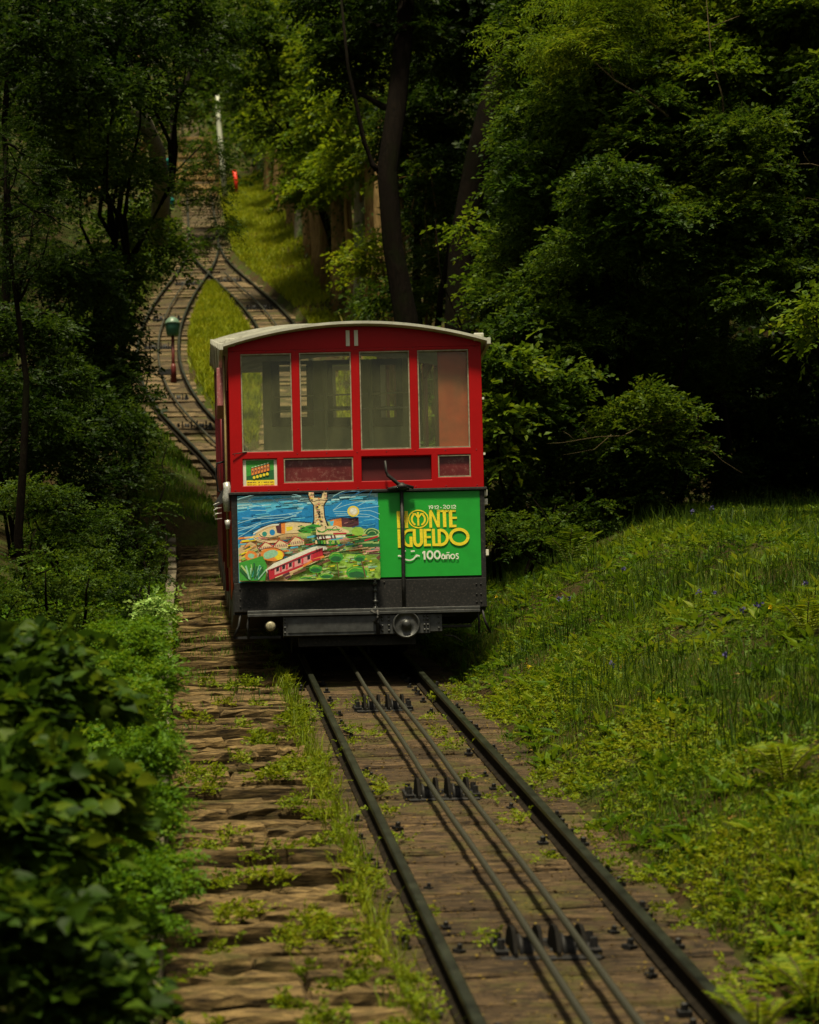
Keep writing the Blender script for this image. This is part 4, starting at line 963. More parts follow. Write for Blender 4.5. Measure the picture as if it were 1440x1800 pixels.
# timber steps at the top of the line
tb_ = PX(345, 345, 90); ts = empty('timber_steps', (tb_.x, 90, tb_.z-.3), label='warm brown timber steps and posts at the top of the line', cat='steps')
SLW = mk_wood('warm_timber', [(.10, .06, .02), (.30, .19, .07), (.50, .34, .15)], .62)
for i, py_ in enumerate((346, 332, 316, 304, 292, 276, 262, 248)):
    q = PX(345, py_, 90+i*1.2); b = MB(); b.box(-.95+.03*i, .85-.02*i, 0, .30, 0, .20); o = b.build('step_plank', SLW, ts, .01); o.location = (q.x-tb_.x, i*1.2, q.z-ts.location.z)
for i, (px_, py_, h_) in enumerate(((306, 345, 1.6), (384, 345, 1.7), (310, 300, 1.5), (372, 300, 1.5))):
    Yq = 90+(i//2)*4; q = PX(px_, py_, Yq); b = MB(); b.box(-.07, .07, -.07, .07, -.8, h_); o = b.build('post', BARKB, ts, .01); o.location = (q.x-tb_.x, Yq-90, q.z-ts.location.z)
# pale post and red sign far up the line
def simple_post(name, pts, r, mat, label, cat):
    P = [PX(*p) for p in pts]; o0 = P[0].copy(); b = MB(); b.tube([p-o0 for p in P], r, 10); o = b.build(name, mat, None, label=label, cat=cat); o.location = o0; return o
simple_post('birch', [(396, 345, 86), (391, 290, 86), (386, 230, 86), (384, 210, 86), (382, 168, 86)], [.12, .11, .10, .09, .08], paint('birch_pale', (.50, .52, .42), .6, .3, 3), 'pale whitish bare trunk standing right of the track near the top of the line', 'tree')
simple_post('red_pole', [(416, 338, 88), (415, 318, 88), (412, 300, 88)], .075, SIGNRED, 'short bright red curved pole beside the pale trunk up the line', 'pole')
# ------------------------------------------------------------------ ground vegetation
random.seed(21)
def blades(name, pts, h0, h1, w, mat, lean=.45, **k):
    n = len(pts); a = RNG.uniform(0, 2*math.pi, n); h = RNG.uniform(h0, h1, n); ln = RNG.uniform(.1, 1, n)*lean
    d = np.stack([np.cos(a), np.sin(a), np.zeros(n)], 1); s = np.stack([-np.sin(a), np.cos(a), np.zeros(n)], 1)
    b = RNG.uniform(0, 2*math.pi, n); s = np.stack([np.cos(b), np.sin(b), np.zeros(n)], 1)
    up = np.array([[0, 0, 1.0]]); ww = w*RNG.uniform(.6, 1.4, n)[:, None]
    p0 = pts; p1 = pts+up*(h*.55)[:, None]+d*(h*ln*.35)[:, None]; p2 = pts+up*(h*(1-.35*ln))[:, None]+d*(h*ln)[:, None]
    V = np.stack([p0-s*ww/2, p0+s*ww/2, p1-s*ww*.4, p1+s*ww*.4, p2], 1).reshape(-1, 3)
    t = np.array([(0, 1, 3), (0, 3, 2), (2, 3, 4)]); Fc = (t[None]+np.arange(n)[:, None, None]*5).reshape(-1, 3)
    return obj(name, npmesh(name, V, Fc, mat), None, **k)
def on_ground(x, y, dz=-.01): return np.stack([x, y, T(x, y)+dz], 1)
def patch(x, y, f=1.0, th_=0.0): return (np.sin(x*2.1*f+y*1.3*f)+np.sin(x*1.1*f-y*2.7*f+1.7)+np.sin(x*4.3*f+y*.7*f+.5)*.6+RNG.normal(0, .5, len(x))) > th_
def sample(n, fx0, fx1, y0, y1, ypow=1.0):
    t = RNG.uniform(0, 1, n)**ypow; y = y0+(y1-y0)*t; a = fx0(y); b_ = fx1(y); return a+(b_-a)*RNG.uniform(0, 1, n), y
cst = lambda v: (lambda y: np.full_like(y, v))
edge = lambda y: 2.42+.10*np.sin(y*1.9)+.07*np.sin(y*5.3)
# right bank
x, y = sample(190000, edge, cst(8.2), 7.6, 27, 1.25); m = patch(x, y, 1, -.9); x, y = x[m], y[m]
m = RNG.uniform(0, 1, len(x)) < np.clip((x-2.3)/.4, .6, 1)
x, y = x[m], y[m]
blades('bank_grass', on_ground(x, y), .03, .15, .006, L_GRASS, .75, kind='stuff', cat='grass', label='short green grass covering the bank to the right of the track')
x, y = sample(26000, lambda y: edge(y)+.4, cst(8.2), 9, 27, 1); m = patch(x, y, .8, .35); x, y = x[m], y[m]
blades('tall_grass', on_ground(x, y), .14, .34, .007, L_MID, .5, kind='stuff', cat='grass', label='taller darker grass blades standing on the upper part of the right bank')
def weeds(name, x, y, leaf, mat, lk, n_leaf=7, h=.02, length=None, up=.7, zfun=None, **k):
    P = np.stack([x, y, (T(x, y) if zfun is None else zfun(x, y))+h*RNG.uniform(.2, 1, len(x))], 1)
    d = RNG.normal(0, 1, P.shape); d[:, 2] = np.abs(d[:, 2])*up+.15
    V, Fc = spray_cloud(P, d, n_leaf, length or leaf*3, leaf, lk, .25)
    return obj(name, npmesh(name, V, Fc, mat), None, **k)
x, y = sample(17000, edge, cst(8.2), 7.6, 27, 1.2); m = patch(x, y, .9, -.1); weeds('ground_weeds', x[m], y[m], .033, L_GRASS, 'leaf', 7, .06, kind='stuff', cat='weeds', label='low leafy weeds mixed through the grass of the right bank')
x, y = sample(9000, lambda y: edge(y)-.10, lambda y: edge(y)+.9, 7.6, 20, 1.0); m = patch(x, y, 1.4, -.1); weeds('edge_weeds', x[m], y[m], .03, L_GRASSY, 'leaf', 7, .03, kind='stuff', cat='weeds', label='yellow green weeds creeping over the right edge of the plank deck')
x, y = sample(1000, lambda y: edge(y)+.1, cst(7), 8, 24, 1.0); P = on_ground(x, y, .0)
def rosette(name, P, L0, L1, w, mat, nl, **k):
    n = len(P); a = (RNG.uniform(0, 6.28, (n, 1))+np.arange(nl)*2.4); el = RNG.uniform(.15, 1.0, (n, nl))
    D = np.stack([np.cos(a)*np.cos(el), np.sin(a)*np.cos(el), np.sin(el)], -1).reshape(-1, 3); N = np.tile([[0, 0, 1.]], (n*nl, 1))+RNG.normal(0, .15, (n*nl, 3))
    PP = np.repeat(P, nl, 0); Sz = RNG.uniform(L0, L1, n*nl); V, Fc = leaves(PP, D, N, Sz, w)
    return obj(name, npmesh(name, V, Fc, mat), None, **k)
rosette('dock_leaves', P, .06, .20, 'lance', L_GRASS, 8, kind='stuff', cat='weeds', label='long leaved rosettes scattered in the grass of the right bank')
# litter on the bank near the deck and on the planks
x, y = sample(5000, lambda y: edge(y)-.1, lambda y: edge(y)+1.3, 7.6, 24, 1); x2, y2 = sample(3800, cst(.85), cst(2.4), 7.4, 19, 1)
P1 = on_ground(x, y, .02); P2 = np.stack([x2, y2, zt(y2)-.112], 1); x3, y3 = sample(3500, cst(2.6), cst(4.6), 46, 74); P3 = np.stack([x3+xr(y3)-1.6, y3, T(x3+xr(y3)-1.6, y3)+.03], 1)
PP = np.concatenate([P1, P2, P3]); D = RNG.normal(0, 1, PP.shape); D[:, 2] *= .15; N = np.tile([[0, 0, 1.]], (len(PP), 1))+RNG.normal(0, .3, PP.shape)
sz = np.concatenate([RNG.uniform(.015, .045, len(P1)), RNG.uniform(.008, .028, len(P2)), RNG.uniform(.06, .13, len(P3))]); V, Fc = leaves(PP, D, N, sz, 'leaf')
obj('leaf_litter', npmesh('leaf_litter', V, Fc, L_DRY), None, kind='stuff', cat='litter', label='small brown dead leaves scattered over the planks and the edges of the track')
# weeds of the stair: along the seam between stair and deck and in the joints
zst = lambda x, y: zt(y)-.075
def gx_(n, c, s, y0, y1, pw=1): y = y0+(y1-y0)*RNG.uniform(0, 1, n)**pw; return c+RNG.normal(0, s, n), y
x, y = gx_(1500, .86, .04, 7.6, 24, 1); m = np.sin(y*2.3)+np.sin(y*5.1+1)+RNG.normal(0, .6, len(y)) > .1; weeds('seam_weeds', x[m]+.06*np.sin(y[m]*3), y[m], .024, L_GRASSY, 'leaf', 7, .07, up=1.2, zfun=zst, kind='stuff', cat='weeds', label='bright yellow green weeds growing along the seam between stone stairs and plank deck')
x, y = gx_(1800, .86, .05, 7.6, 20); blades('seam_grass', np.stack([x, y, zt(y)-.09], 1), .06, .20, .007, L_GRASSY, .8, kind='stuff', cat='grass', label='tufts of bright grass along the seam between the stairs and the deck')
cx = RNG.uniform(-.05, .82, 60); cy = 7.6+12*RNG.uniform(0, 1, 60)**1.1
x = np.repeat(cx, 22)+RNG.normal(0, .035, 1320); y = np.repeat(cy, 22)+RNG.normal(0, .04, 1320)
weeds('step_weeds', x, y, .030, L_GRASSY, 'leaf', 7, .07, up=1.2, zfun=lambda x, y: zt(y)-.09, kind='stuff', cat='weeds', label='small bright weeds sprouting from the joints of the stone stairs')
x, y = sample(2600, cst(-.13), cst(.88), 16.5, 34, 1); m = patch(x, y, 1.3, .2); blades('stair_grass', np.stack([x[m], y[m], zt(y[m])-.06], 1), .03, .11, .008, L_GRASS, .8, kind='stuff', cat='grass', label='thin grass on the far steps beside and behind the car')
cx = np.concatenate([1.57+RNG.choice([-.40, -.66, .40, .25, -.2, .70], 44)+RNG.normal(0, .05, 44)]); cy = 7.8+11*RNG.uniform(0, 1, 44)
x = np.repeat(cx, 16)+RNG.normal(0, .04, 704); y = np.repeat(cy, 16)+RNG.normal(0, .05, 704)
weeds('deck_weeds', x, y, .026, L_GRASSY, 'leaf', 6, .05, up=1.0, zfun=lambda x, y: zt(y)-.11, kind='stuff', cat='weeds', label='small weeds growing between the planks inside the rails')
# grass between the loop tracks and on the strip right of the far track
x, y = sample(26000, lambda y: xl(y)+.72, lambda y: np.maximum(xl(y)+.72, xr(y)-.72), 36, 62.5); m = (xr(y)-xl(y) > 1.55); x, y = x[m], y[m]
blades('island_grass', on_ground(x, y), .10, .28, .022, L_VERGE, .6, kind='stuff', cat='grass', label='bright yellow green grass on the island between the two branches of the passing loop')
x, y = sample(60000, lambda y: xr(y)+.85, lambda y: xr(y)+3.4, 30, 95, .9); m = patch(x, y, .6, -.2-1.3*(y > 62)-.4); x, y = x[m], y[m]
blades('verge_grass', on_ground(x, y), .08, .26, .026, L_VERGE, .6, kind='stuff', cat='grass', label='sunlit yellow green grass verge to the right of the far track')
x, y = sample(26000, lambda y: np.where(y < 34, -2.2, xl(y)-2.4), lambda y: np.where(y < 34, -.2, xl(y)-.85), 28, 70); m = patch(x, y, .6, -1.2); blades('left_verge_grass', on_ground(x[m], y[m]), .06, .2, .02, L_GRASS, .6, kind='stuff', cat='grass', label='sparse grass to the left of the passing loop')
# left bank: grassy cover over the kerb
zl = lambda x, y: T(x, y)
x, y = sample(26000, cst(-1.6), lambda y: -.18+.08*np.sin(y*1.7), 7.5, 26); blades('left_bank_grass', on_ground(x, y, 0), .06, .24, .007, L_EMER, .8, kind='stuff', cat='grass', label='deep green grass on the bank left of the stone stairs')
x, y = sample(6000, cst(-1.6), lambda y: -.22+.08*np.sin(y*1.7), 7.5, 26); weeds('left_bank_weeds', x, y, .05, L_EMER, 'leaf', 8, .22, up=1.0, kind='stuff', cat='weeds', label='leafy green ground cover on the bank left of the stone stairs')

def fern(px, py, Y, s, label, mat=L_YEL, n=7, a0=0, spread=6.28):
    p = PX(px, py, Y); z = float(T(p.x, Y)); root = empty('fern', (p.x, Y, z), label=label, cat='fern')
    for k in range(n):
        a = a0+spread*k/n+random.uniform(-.2, .2); m_ = 20; t = (np.arange(m_)+.5)/m_; L_ = s*random.uniform(.8, 1.15)
        pos = np.stack([np.cos(a)*t*L_*.7, np.sin(a)*t*L_*.7, L_*(1.15*t-.5*t*t)+.02], 1)
        d = np.gradient(pos, axis=0); side = nrmz(np.cross(d, [[0, 0, 1.]])); up_ = nrmz(np.cross(side, d))
        P = np.concatenate([pos, pos]); D = np.concatenate([side+.35*nrmz(d), -side+.35*nrmz(d)])+RNG.normal(0, .05, (2*m_, 3)); N = np.concatenate([up_, up_])+RNG.normal(0, .1, (2*m_, 3))
        sz = np.tile(L_*.30*np.sin(np.clip(t*.9+.1, 0, .985)*math.pi)**.7, 2); V, Fc = leaves(P, D, N, sz, 'needle')
        fo = obj('frond', npmesh('frond', V, Fc, mat), root)
        b = MB(); b.tube([Vector(q) for q in pos[::5]], .004, 4); b.build('stalk', TWIG, fo)
fern(1378, 1345, 11.6, .36, 'bright yellow green fern on the right bank at the edge of the photo')
fern(1330, 1730, 8.6, .30, 'pale yellow fern beside the right rail in the bottom corner')
fern(1430, 1745, 8.8, .36, 'yellow green fern touching the bottom right edge of the photo')
fern(1000, 960, 23.2, .5, 'green fern at the dark edge of the thicket above the bank', L_LIGHT)
fern(1420, 1170, 15, .35, 'small yellow green fern high on the right bank at the edge of the photo')
# flowers
def flower(name, px, py, Y0, label, mat, n, size, h, cat, group):
    # first point of the ground met by the view ray
    Y = Y0
    for q in np.arange(8, 27, .1):
        p = PX(px, py, q)
        if p.z < float(T(p.x, q))+h*.8: Y = q; break
    p = PX(px, py, Y); z = float(T(p.x, Y)); root = empty(name, (p.x, Y, z), label=label, cat=cat, group=group)
    b = MB(); b.tube([(0, 0, 0), (.01, 0, h*.6), (.02, 0, h)], .003, 4); b.build('stem', L_GRASS, root)
    P = np.array([[.02, 0, h]])+RNG.normal(0, size*.22, (n, 3)); D = RNG.normal(0, 1, (n, 3)); V, Fc = leaves(P, D, RNG.normal(0, 1, (n, 3)), RNG.uniform(.5, 1, n)*size, 'leaf')
    obj('petals', npmesh('petals', V, Fc, mat), root)
for i, (px, py, w) in enumerate([(980, 1060, 'between the car and the middle of the bank'), (998, 1058, 'just right of another low on the bank'), (1092, 1008, 'nearest the crest of the bank'), (1226, 1050, 'in the cluster of two on the upper bank'), (1252, 1052, 'right one of the two on the upper bank'), (1270, 1162, 'standing alone in the middle of the bank'), (1328, 1076, 'below the dark crest on the right'), (1300, 1084, 'low in the dark grass on the right'), (1412, 1035, 'at the right edge of the photo'), (1072, 1176, 'lowest one on the bank'), (1215, 905, 'left one in the dark thicket'), (1248, 898, 'right one in the dark thicket')]):
    flower('bluebell', px, py, 22, 'small blue violet bluebell flower head '+w, L_BLUE, 14, .035, .17, 'flower', 'bluebells on the right bank')
for i, (px, py, w) in enumerate([(1350, 1075, 'high on the right bank'), (1153, 1240, 'in the middle of the bank'), (870, 1054, 'beside the right corner of the car'), (925, 1176, 'low on the bank near the car')]):
    flower('dandelion', px, py, 20, 'single yellow dandelion '+w, L_GOLD, 16, .022, .12, 'flower', 'dandelions on the right bank')

# ------------------------------------------------------------------ shrubs and trees
random.seed(5)
def grid_lumps(x0, x1, y0, y1, st, Y0, Y1, r0, r1, jit=.35, keep=None):
    out = []
    for X_ in np.arange(x0, x1+1, st):
        for Y_ in np.arange(y0, y1+1, st*.9):
            px = X_+random.uniform(-1, 1)*st*jit; py = Y_+random.uniform(-1, 1)*st*jit
            if keep and not keep(px, py): continue
            out.append((px, py, random.uniform(Y0, Y1), random.uniform(r0, r1)))
    return out
# the right-hand thicket: trees standing behind the bank
hole = lambda px, py: not (1270 < px and 610 < py < 905)
RT = [
 ('leafy tree with small round leaves just right of the red car, near the trunks', grid_lumps(965, 1010, 190, 560, 90, 26, 27.5, .55, .72)+[(905, 440, 27, .4), (905, 230, 28, .32), (915, 330, 27.5, .4), (890, 540, 27, .38)], L_MID, .068, 'leaf'),
 ('dark green bush with broad leaves behind the right side of the car roof', grid_lumps(895, 960, 620, 900, 90, 24.5, 26, .5, .68), L_MID, .085, 'leaf'),
 ('light green tree with feathery leaves at the top of the thicket', grid_lumps(1010, 1160, 20, 120, 90, 25, 26.5, .65, .85), L_LIGHT, .075, 'lance'),
 ('mid green tree in the middle of the right thicket, thin bare twigs in front', grid_lumps(1040, 1200, 170, 420, 86, 25.2, 26.6, .58, .80), L_MID, .065, 'leaf'),
 ('light green tree at the top right edge of the photo', grid_lumps(1235, 1440, -30, 190, 95, 25.5, 27, .62, .85), L_LIGHT, .08, 'leaf'),
 ('dark tangled shrub right of the centre of the thicket', grid_lumps(1050, 1260, 430, 620, 88, 24.9, 26, .50, .68), L_MID, .055, 'lance'),
 ('dim tree filling the back of the thicket between the upper light trees', grid_lumps(1120, 1440, 190, 400, 90, 26.5, 28, .65, .85), L_MID, .075, 'leaf'),
 ('dim tree standing behind the bare twigs in the upper middle of the thicket', grid_lumps(960, 1180, 20, 200, 95, 28.5, 30, .65, .85), L_MID, .075, 'leaf'),
 ('dark tree on the right edge above the black hollow', grid_lumps(1260, 1470, 210, 570, 84, 24.7, 25.9, .52, .70), L_MID, .06, 'leaf'),
 ('light green leafy shrub standing in front of the black hollow', grid_lumps(1090, 1215, 720, 850, 78, 24.4, 25.4, .42, .56), L_MIDL, .062, 'leaf'),
 ('dim shrub below the light green one, at the crest of the bank', grid_lumps(1000, 1080, 820, 900, 80, 24.5, 25.5, .42, .55), L_MID, .06, 'leaf'),
 ('grey green low shrub right behind the front corner of the car', grid_lumps(885, 975, 950, 1000, 70, 23.2, 24.4, .36, .46), L_MID, .042, 'leaf'),
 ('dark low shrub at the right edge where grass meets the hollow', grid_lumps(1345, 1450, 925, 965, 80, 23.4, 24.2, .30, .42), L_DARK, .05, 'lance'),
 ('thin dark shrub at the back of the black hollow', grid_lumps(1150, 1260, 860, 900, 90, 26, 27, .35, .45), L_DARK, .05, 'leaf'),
 ('dark undergrowth bush filling the floor of the black hollow', grid_lumps(1270, 1480, 640, 900, 80, 28.5, 30, .5, .65), L_DARK, .07, 'leaf'),  # near-black leaves stand in for the deep shade of the hollow
 ('bright leafy branch tips at the right edge beside the hollow', [(1440, 590, 22.5, .2), (1448, 545, 22.5, .2), (1560, 560, 22.5, .3)], L_LIGHT, .09, 'leaf'),
 ('dark ivy-like shrub filling the space below the tree beside the car', grid_lumps(985, 1090, 540, 800, 80, 25.6, 26.6, .50, .62), L_MID, .06, 'leaf'),
 ('dark bush behind the light green shrub, left of the black hollow', grid_lumps(1100, 1255, 610, 720, 75, 26.0, 27.0, .42, .52), L_MID, .055, 'lance'),
]
for lb, lm, mt, lf, kd in RT:
    big = 'tree' in lb.split(',')[0]
    tree('thicket_tree' if big else 'shrub', lb, [q for q in lm if hole(q[0], q[1]) or 'hollow\'' in lb or 'floor of' in lb], mt, cat='tree' if big else 'shrub', leaf=lf, dens=250, kind=kd, trunk=.09 if big else .03, stems=1 if big else 3, pinnate='feathery' in lb, base=(9.2, 28.5) if 'right edge' in lb and big else None)
tree('shrub', 'yellow tipped young maple growing beside the car top on the right', [(905, 640, 24, .25), (870, 745, 24, .28), (865, 700, 24, .22), (870, 810, 24, .2)], L_LIGHT, cat='shrub', leaf=.10, dens=120, trunk=.02, stems=2)
# overhanging leaf sprays in front of the trunks
tree('shrub', 'bright leaf sprays hanging in front of the right dark trunk', [(865, 440, 29, .30), (825, 400, 29, .16), (858, 530, 29, .36), (880, 480, 28, .3)], L_LIGHT, cat='shrub', leaf=.10, dens=110, trunk=.03, stems=2, base=(4.9, 29.6))
# bare twigs
def twig(pts, r, label, subs=()):
    P = [PX(*p) for p in pts]; o0 = P[0].copy(); P = [p-o0 for p in P]; Q = [P[0]]
    r *= .5; b = MB(); b.tube([Vector(q) for q in P], [r*(1-.75*i/(len(P)-1)) for i in range(len(P))], 6)
    for s_ in subs:
        S_ = [PX(*p)-o0 for p in s_]; b.tube(S_, [r*.5, r*.4, r*.2][:len(S_)], 5)
    o = b.build('bare_branch', TWIG, None, label=label, cat='branch'); o.location = o0
twig([(1225, 735, 24.6), (1130, 748, 24.2), (1095, 766, 24), (1050, 768, 24), (990, 778, 23.8), (960, 780, 23.8)], .016, 'thin pale bare branch reaching left across the light green shrub', [[(1075, 764, 24), (1045, 790, 24), (990, 800, 24)], [(1040, 768, 24), (1030, 758, 24), (1025, 752, 24)], [(1010, 774, 24), (1000, 764, 24), (990, 758, 24)]])
twig([(1440, 292, 24.6), (1425, 288, 24.6), (1370, 290, 24.5), (1310, 300, 24.5)], .018, 'pale bare forked branch at the upper right edge', [[(1425, 288, 24.6), (1415, 275, 24.5), (1412, 266, 24.5)], [(1440, 352, 24.6), (1420, 348, 24.6), (1400, 356, 24.6)]])
twig([(1175, 205, 25), (1130, 170, 25), (1080, 140, 25), (1030, 95, 25)], .03, 'dark bare bough rising left through the light feathery tree', [[(1080, 140, 25), (1070, 110, 25), (1072, 95, 25)]])
twig([(1275, 255, 25), (1270, 170, 25), (1250, 100, 25), (1242, 0, 25)], .032, 'dark upright bare stem through the light tree at the top right', [[(1250, 48, 25), (1280, 36, 25), (1300, 28, 25)]])
twig([(1135, 322, 25), (1100, 300, 25), (1065, 280, 25), (1050, 275, 25)], .012, 'short pale twig in the middle of the thicket', [[(1085, 290, 25), (1110, 265, 25), (1140, 245, 25)]])
twig([(1120, 350, 25), (1075, 344, 25), (1020, 342, 25), (985, 330, 25)], .012, 'long thin curved twig arching left in the middle of the thicket')
twig([(1305, 832, 24), (1270, 810, 24), (1245, 786, 24)], .008, 'thin twig slanting down into the black hollow')

# the two big dark trunks right of the car roof
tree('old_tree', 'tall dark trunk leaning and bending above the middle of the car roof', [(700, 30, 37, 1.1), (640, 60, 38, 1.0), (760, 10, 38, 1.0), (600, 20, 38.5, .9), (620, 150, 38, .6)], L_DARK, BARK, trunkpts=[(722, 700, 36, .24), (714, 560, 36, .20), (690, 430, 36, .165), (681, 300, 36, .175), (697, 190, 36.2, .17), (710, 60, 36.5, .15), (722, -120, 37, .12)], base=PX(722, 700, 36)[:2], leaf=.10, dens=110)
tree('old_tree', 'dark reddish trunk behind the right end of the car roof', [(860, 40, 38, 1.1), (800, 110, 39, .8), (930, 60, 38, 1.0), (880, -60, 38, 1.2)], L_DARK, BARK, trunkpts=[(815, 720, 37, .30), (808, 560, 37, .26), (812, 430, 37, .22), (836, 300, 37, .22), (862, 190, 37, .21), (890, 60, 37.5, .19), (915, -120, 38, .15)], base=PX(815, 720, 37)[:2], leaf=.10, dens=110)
def bough(pts, r0, r1, label, mat=BARK):
    P = [PX(*p) for p in pts]; o0 = P[0].copy(); n = len(P); b = MB(); b.tube([p-o0 for p in P], [r0+(r1-r0)*i/(n-1) for i in range(n)], 8); o = b.build('bough', mat, None, label=label, cat='branch'); o.location = o0
bough([(672, 305, 36), (655, 290, 36), (640, 250, 36), (628, 190, 36), (612, 120, 36), (600, 0, 36)], .055, .02, 'thin dark curved bough rising left of the bending trunk')
bough([(770, 575, 38), (775, 520, 38), (790, 440, 38), (800, 400, 38)], .06, .04, 'slim dark sapling stem between the two big trunks')
bough([(735, 580, 40), (732, 480, 40), (735, 380, 40)], .09, .06, 'short dark trunk behind and right of the bending trunk')

# trunk row along the right of the far track, ivy on some
BARKW = mk_bark('bark_warm', (.10, .062, .026), (.36, .24, .105), False)  # bark colour brightened so trunks in canopy shade look sunlit
row = [(700, 640, 44), (655, 575, 50), (628, 560, 53), (600, 548, 56), (578, 515, 60), (560, 490, 63), (545, 475, 66), (528, 455, 70), (512, 430, 74), (500, 412, 78), (488, 395, 82), (474, 380, 87), (466, 362, 92)]
for i, (px, py, Y) in enumerate(row):
    p = PX(px, py, Y); x = p.x; ph = f'{["bare brown","ivy covered","pale brown","slim brown","dark brown"][i % 5]} trunk'
    posn = ['first and nearest', 'second', 'third', 'fourth', 'fifth', 'sixth', 'seventh', 'eighth', 'ninth', 'tenth', 'eleventh', 'twelfth', 'last and farthest'][i]
    lums = [(px+random.uniform(-14, 14), py-q*(1+Y*0)*F/Y/100*1.0, Y+random.uniform(-.5, .5), random.uniform(.85, 1.25)) for q in (400, 530, 660, 800)]
    lums = [(a, py-(random.uniform(3.4, 4.2)+k_*1.5)*F/Y, c, d) for k_, (a, b_, c, d) in enumerate(lums)]
    if i % 2 == 0: lums = lums[:3]
    tp = [(px, py+8, Y, random.uniform(.14, .24)*1.1), (px+random.uniform(-6, 6), py-70*50/Y, Y, .16), (px+random.uniform(-14, 10), py-260*50/Y, Y, .12), (px+random.uniform(-20, 14), py-520*50/Y, Y, .07)]
    t = tree('row_tree', f'{posn} {ph} in the row right of the far track, counting uphill', lums, L_BRIGHT if i % 3 else L_LIGHT, [BARKW, BARKB, BARKP, BARKW, BARKB][i % 5], trunkpts=tp, base=(x, Y), leaf=.13, dens=42, trunk=.15)
    if i % 5 in (1, 3):
        n = 500; z = RNG.uniform(.05, 3.4, n); a = RNG.uniform(0, 6.28, n); r_ = .24+RNG.uniform(-.05, .14, n); P = np.stack([r_*np.cos(a), r_*np.sin(a), z], 1)
        V, Fc = leaves(P, np.stack([np.cos(a), np.sin(a), -np.ones(n)], 1)+RNG.normal(0, .4, (n, 3)), np.stack([np.cos(a), np.sin(a), np.full(n, .4)], 1), RNG.uniform(.07, .13, n), 'leaf'); obj('ivy', npmesh('ivy', V, Fc, L_MID), t)
extra = [(672, 590, 47, 'squat brown stump-like trunk behind the car roof'), (615, 552, 54.5, 'slim leaning brown stem between the third and fourth row trunks'), (590, 530, 58, 'pale brown stem between the fourth and fifth row trunks'), (569, 500, 61.5, 'slim brown stem between the fifth and sixth row trunks'), (553, 482, 64.5, 'warm brown stem between the sixth and seventh row trunks'), (536, 465, 68, 'brown stem between the seventh and eighth row trunks'), (520, 442, 72, 'brown stem between the eighth and ninth row trunks'), (506, 420, 76, 'brown stem between the ninth and tenth row trunks'), (482, 388, 84.5, 'brown stem between the two farthest pairs of row trunks')]
for (px, py, Y, lb) in extra:
    tp = [(px, py+8, Y, .15), (px+random.uniform(-5, 5), py-60*50/Y, Y, .12), (px+random.uniform(-12, 12), py-200*50/Y, Y, .10), (px+random.uniform(-20, 20), py-420*50/Y, Y, .06)]
    tree('young_tree', lb, [(px, py-430*50/Y, Y, .6)], L_LIGHT, BARKW, trunkpts=tp, base=(PX(px, py, Y).x, Y), leaf=.12, dens=40)
tree('shrub', 'yellow leaved young shrub at the foot of the trunks behind the car roof', [(640, 455, 46, .5), (660, 490, 46, .45), (625, 480, 46.5, .35), (650, 425, 46, .3)], L_YEL, BARKB, cat='shrub', leaf=.12, dens=60, trunk=.05, stems=2, base=(4.35, 46))
tree('shrub', 'green shrub between the yellow shrub and the bending trunk', [(690, 520, 41, .5), (665, 545, 42, .4), (640, 545, 44, .4)], L_MID, BARKB, cat='shrub', leaf=.10, dens=80, trunk=.04, stems=3)
tree('shrub', 'dim green undergrowth shrub between the two dark trunks', [(760, 540, 39, .6), (760, 470, 39.5, .6), (745, 400, 40, .5), (775, 350, 40, .6), (750, 300, 40, .6)], L_MID, BARKB, cat='shrub', leaf=.10, dens=80, trunk=.05, stems=3)
tree('pale_tree', 'light green broad crown filling the gap between the row of trunks and the bending trunk', [(560, 330, 58, 1.2), (600, 260, 55, 1.2), (560, 180, 58, 1.3), (620, 290, 52, .8), (640, 200, 50, .9), (540, 90, 60, 1.3), (610, 110, 54, 1.1), (530, 250, 62, .9)], L_LIGHT, BARKB, leaf=.14, dens=38, trunk=.16, base=(4.6, 55))
tree('mid_tree', 'mid green crown above and right of the bending trunk', [(740, 220, 43, 1.1), (770, 130, 43, 1.0), (750, 320, 44, .8), (790, 260, 44, .8)], L_DARK, BARK, leaf=.11, dens=70, trunk=.14, base=(5.6, 44))
tree('mid_tree', 'hanging green crown over the upper end of the line', [(430, 60, 58, 1.0), (450, 150, 58, .9), (480, 60, 58, 1.1), (470, 230, 60, .7), (510, 140, 60, .9), (440, 10, 58, .9)], L_MID, BARK, leaf=.13, dens=46, trunk=.13, base=(4.7, 60))

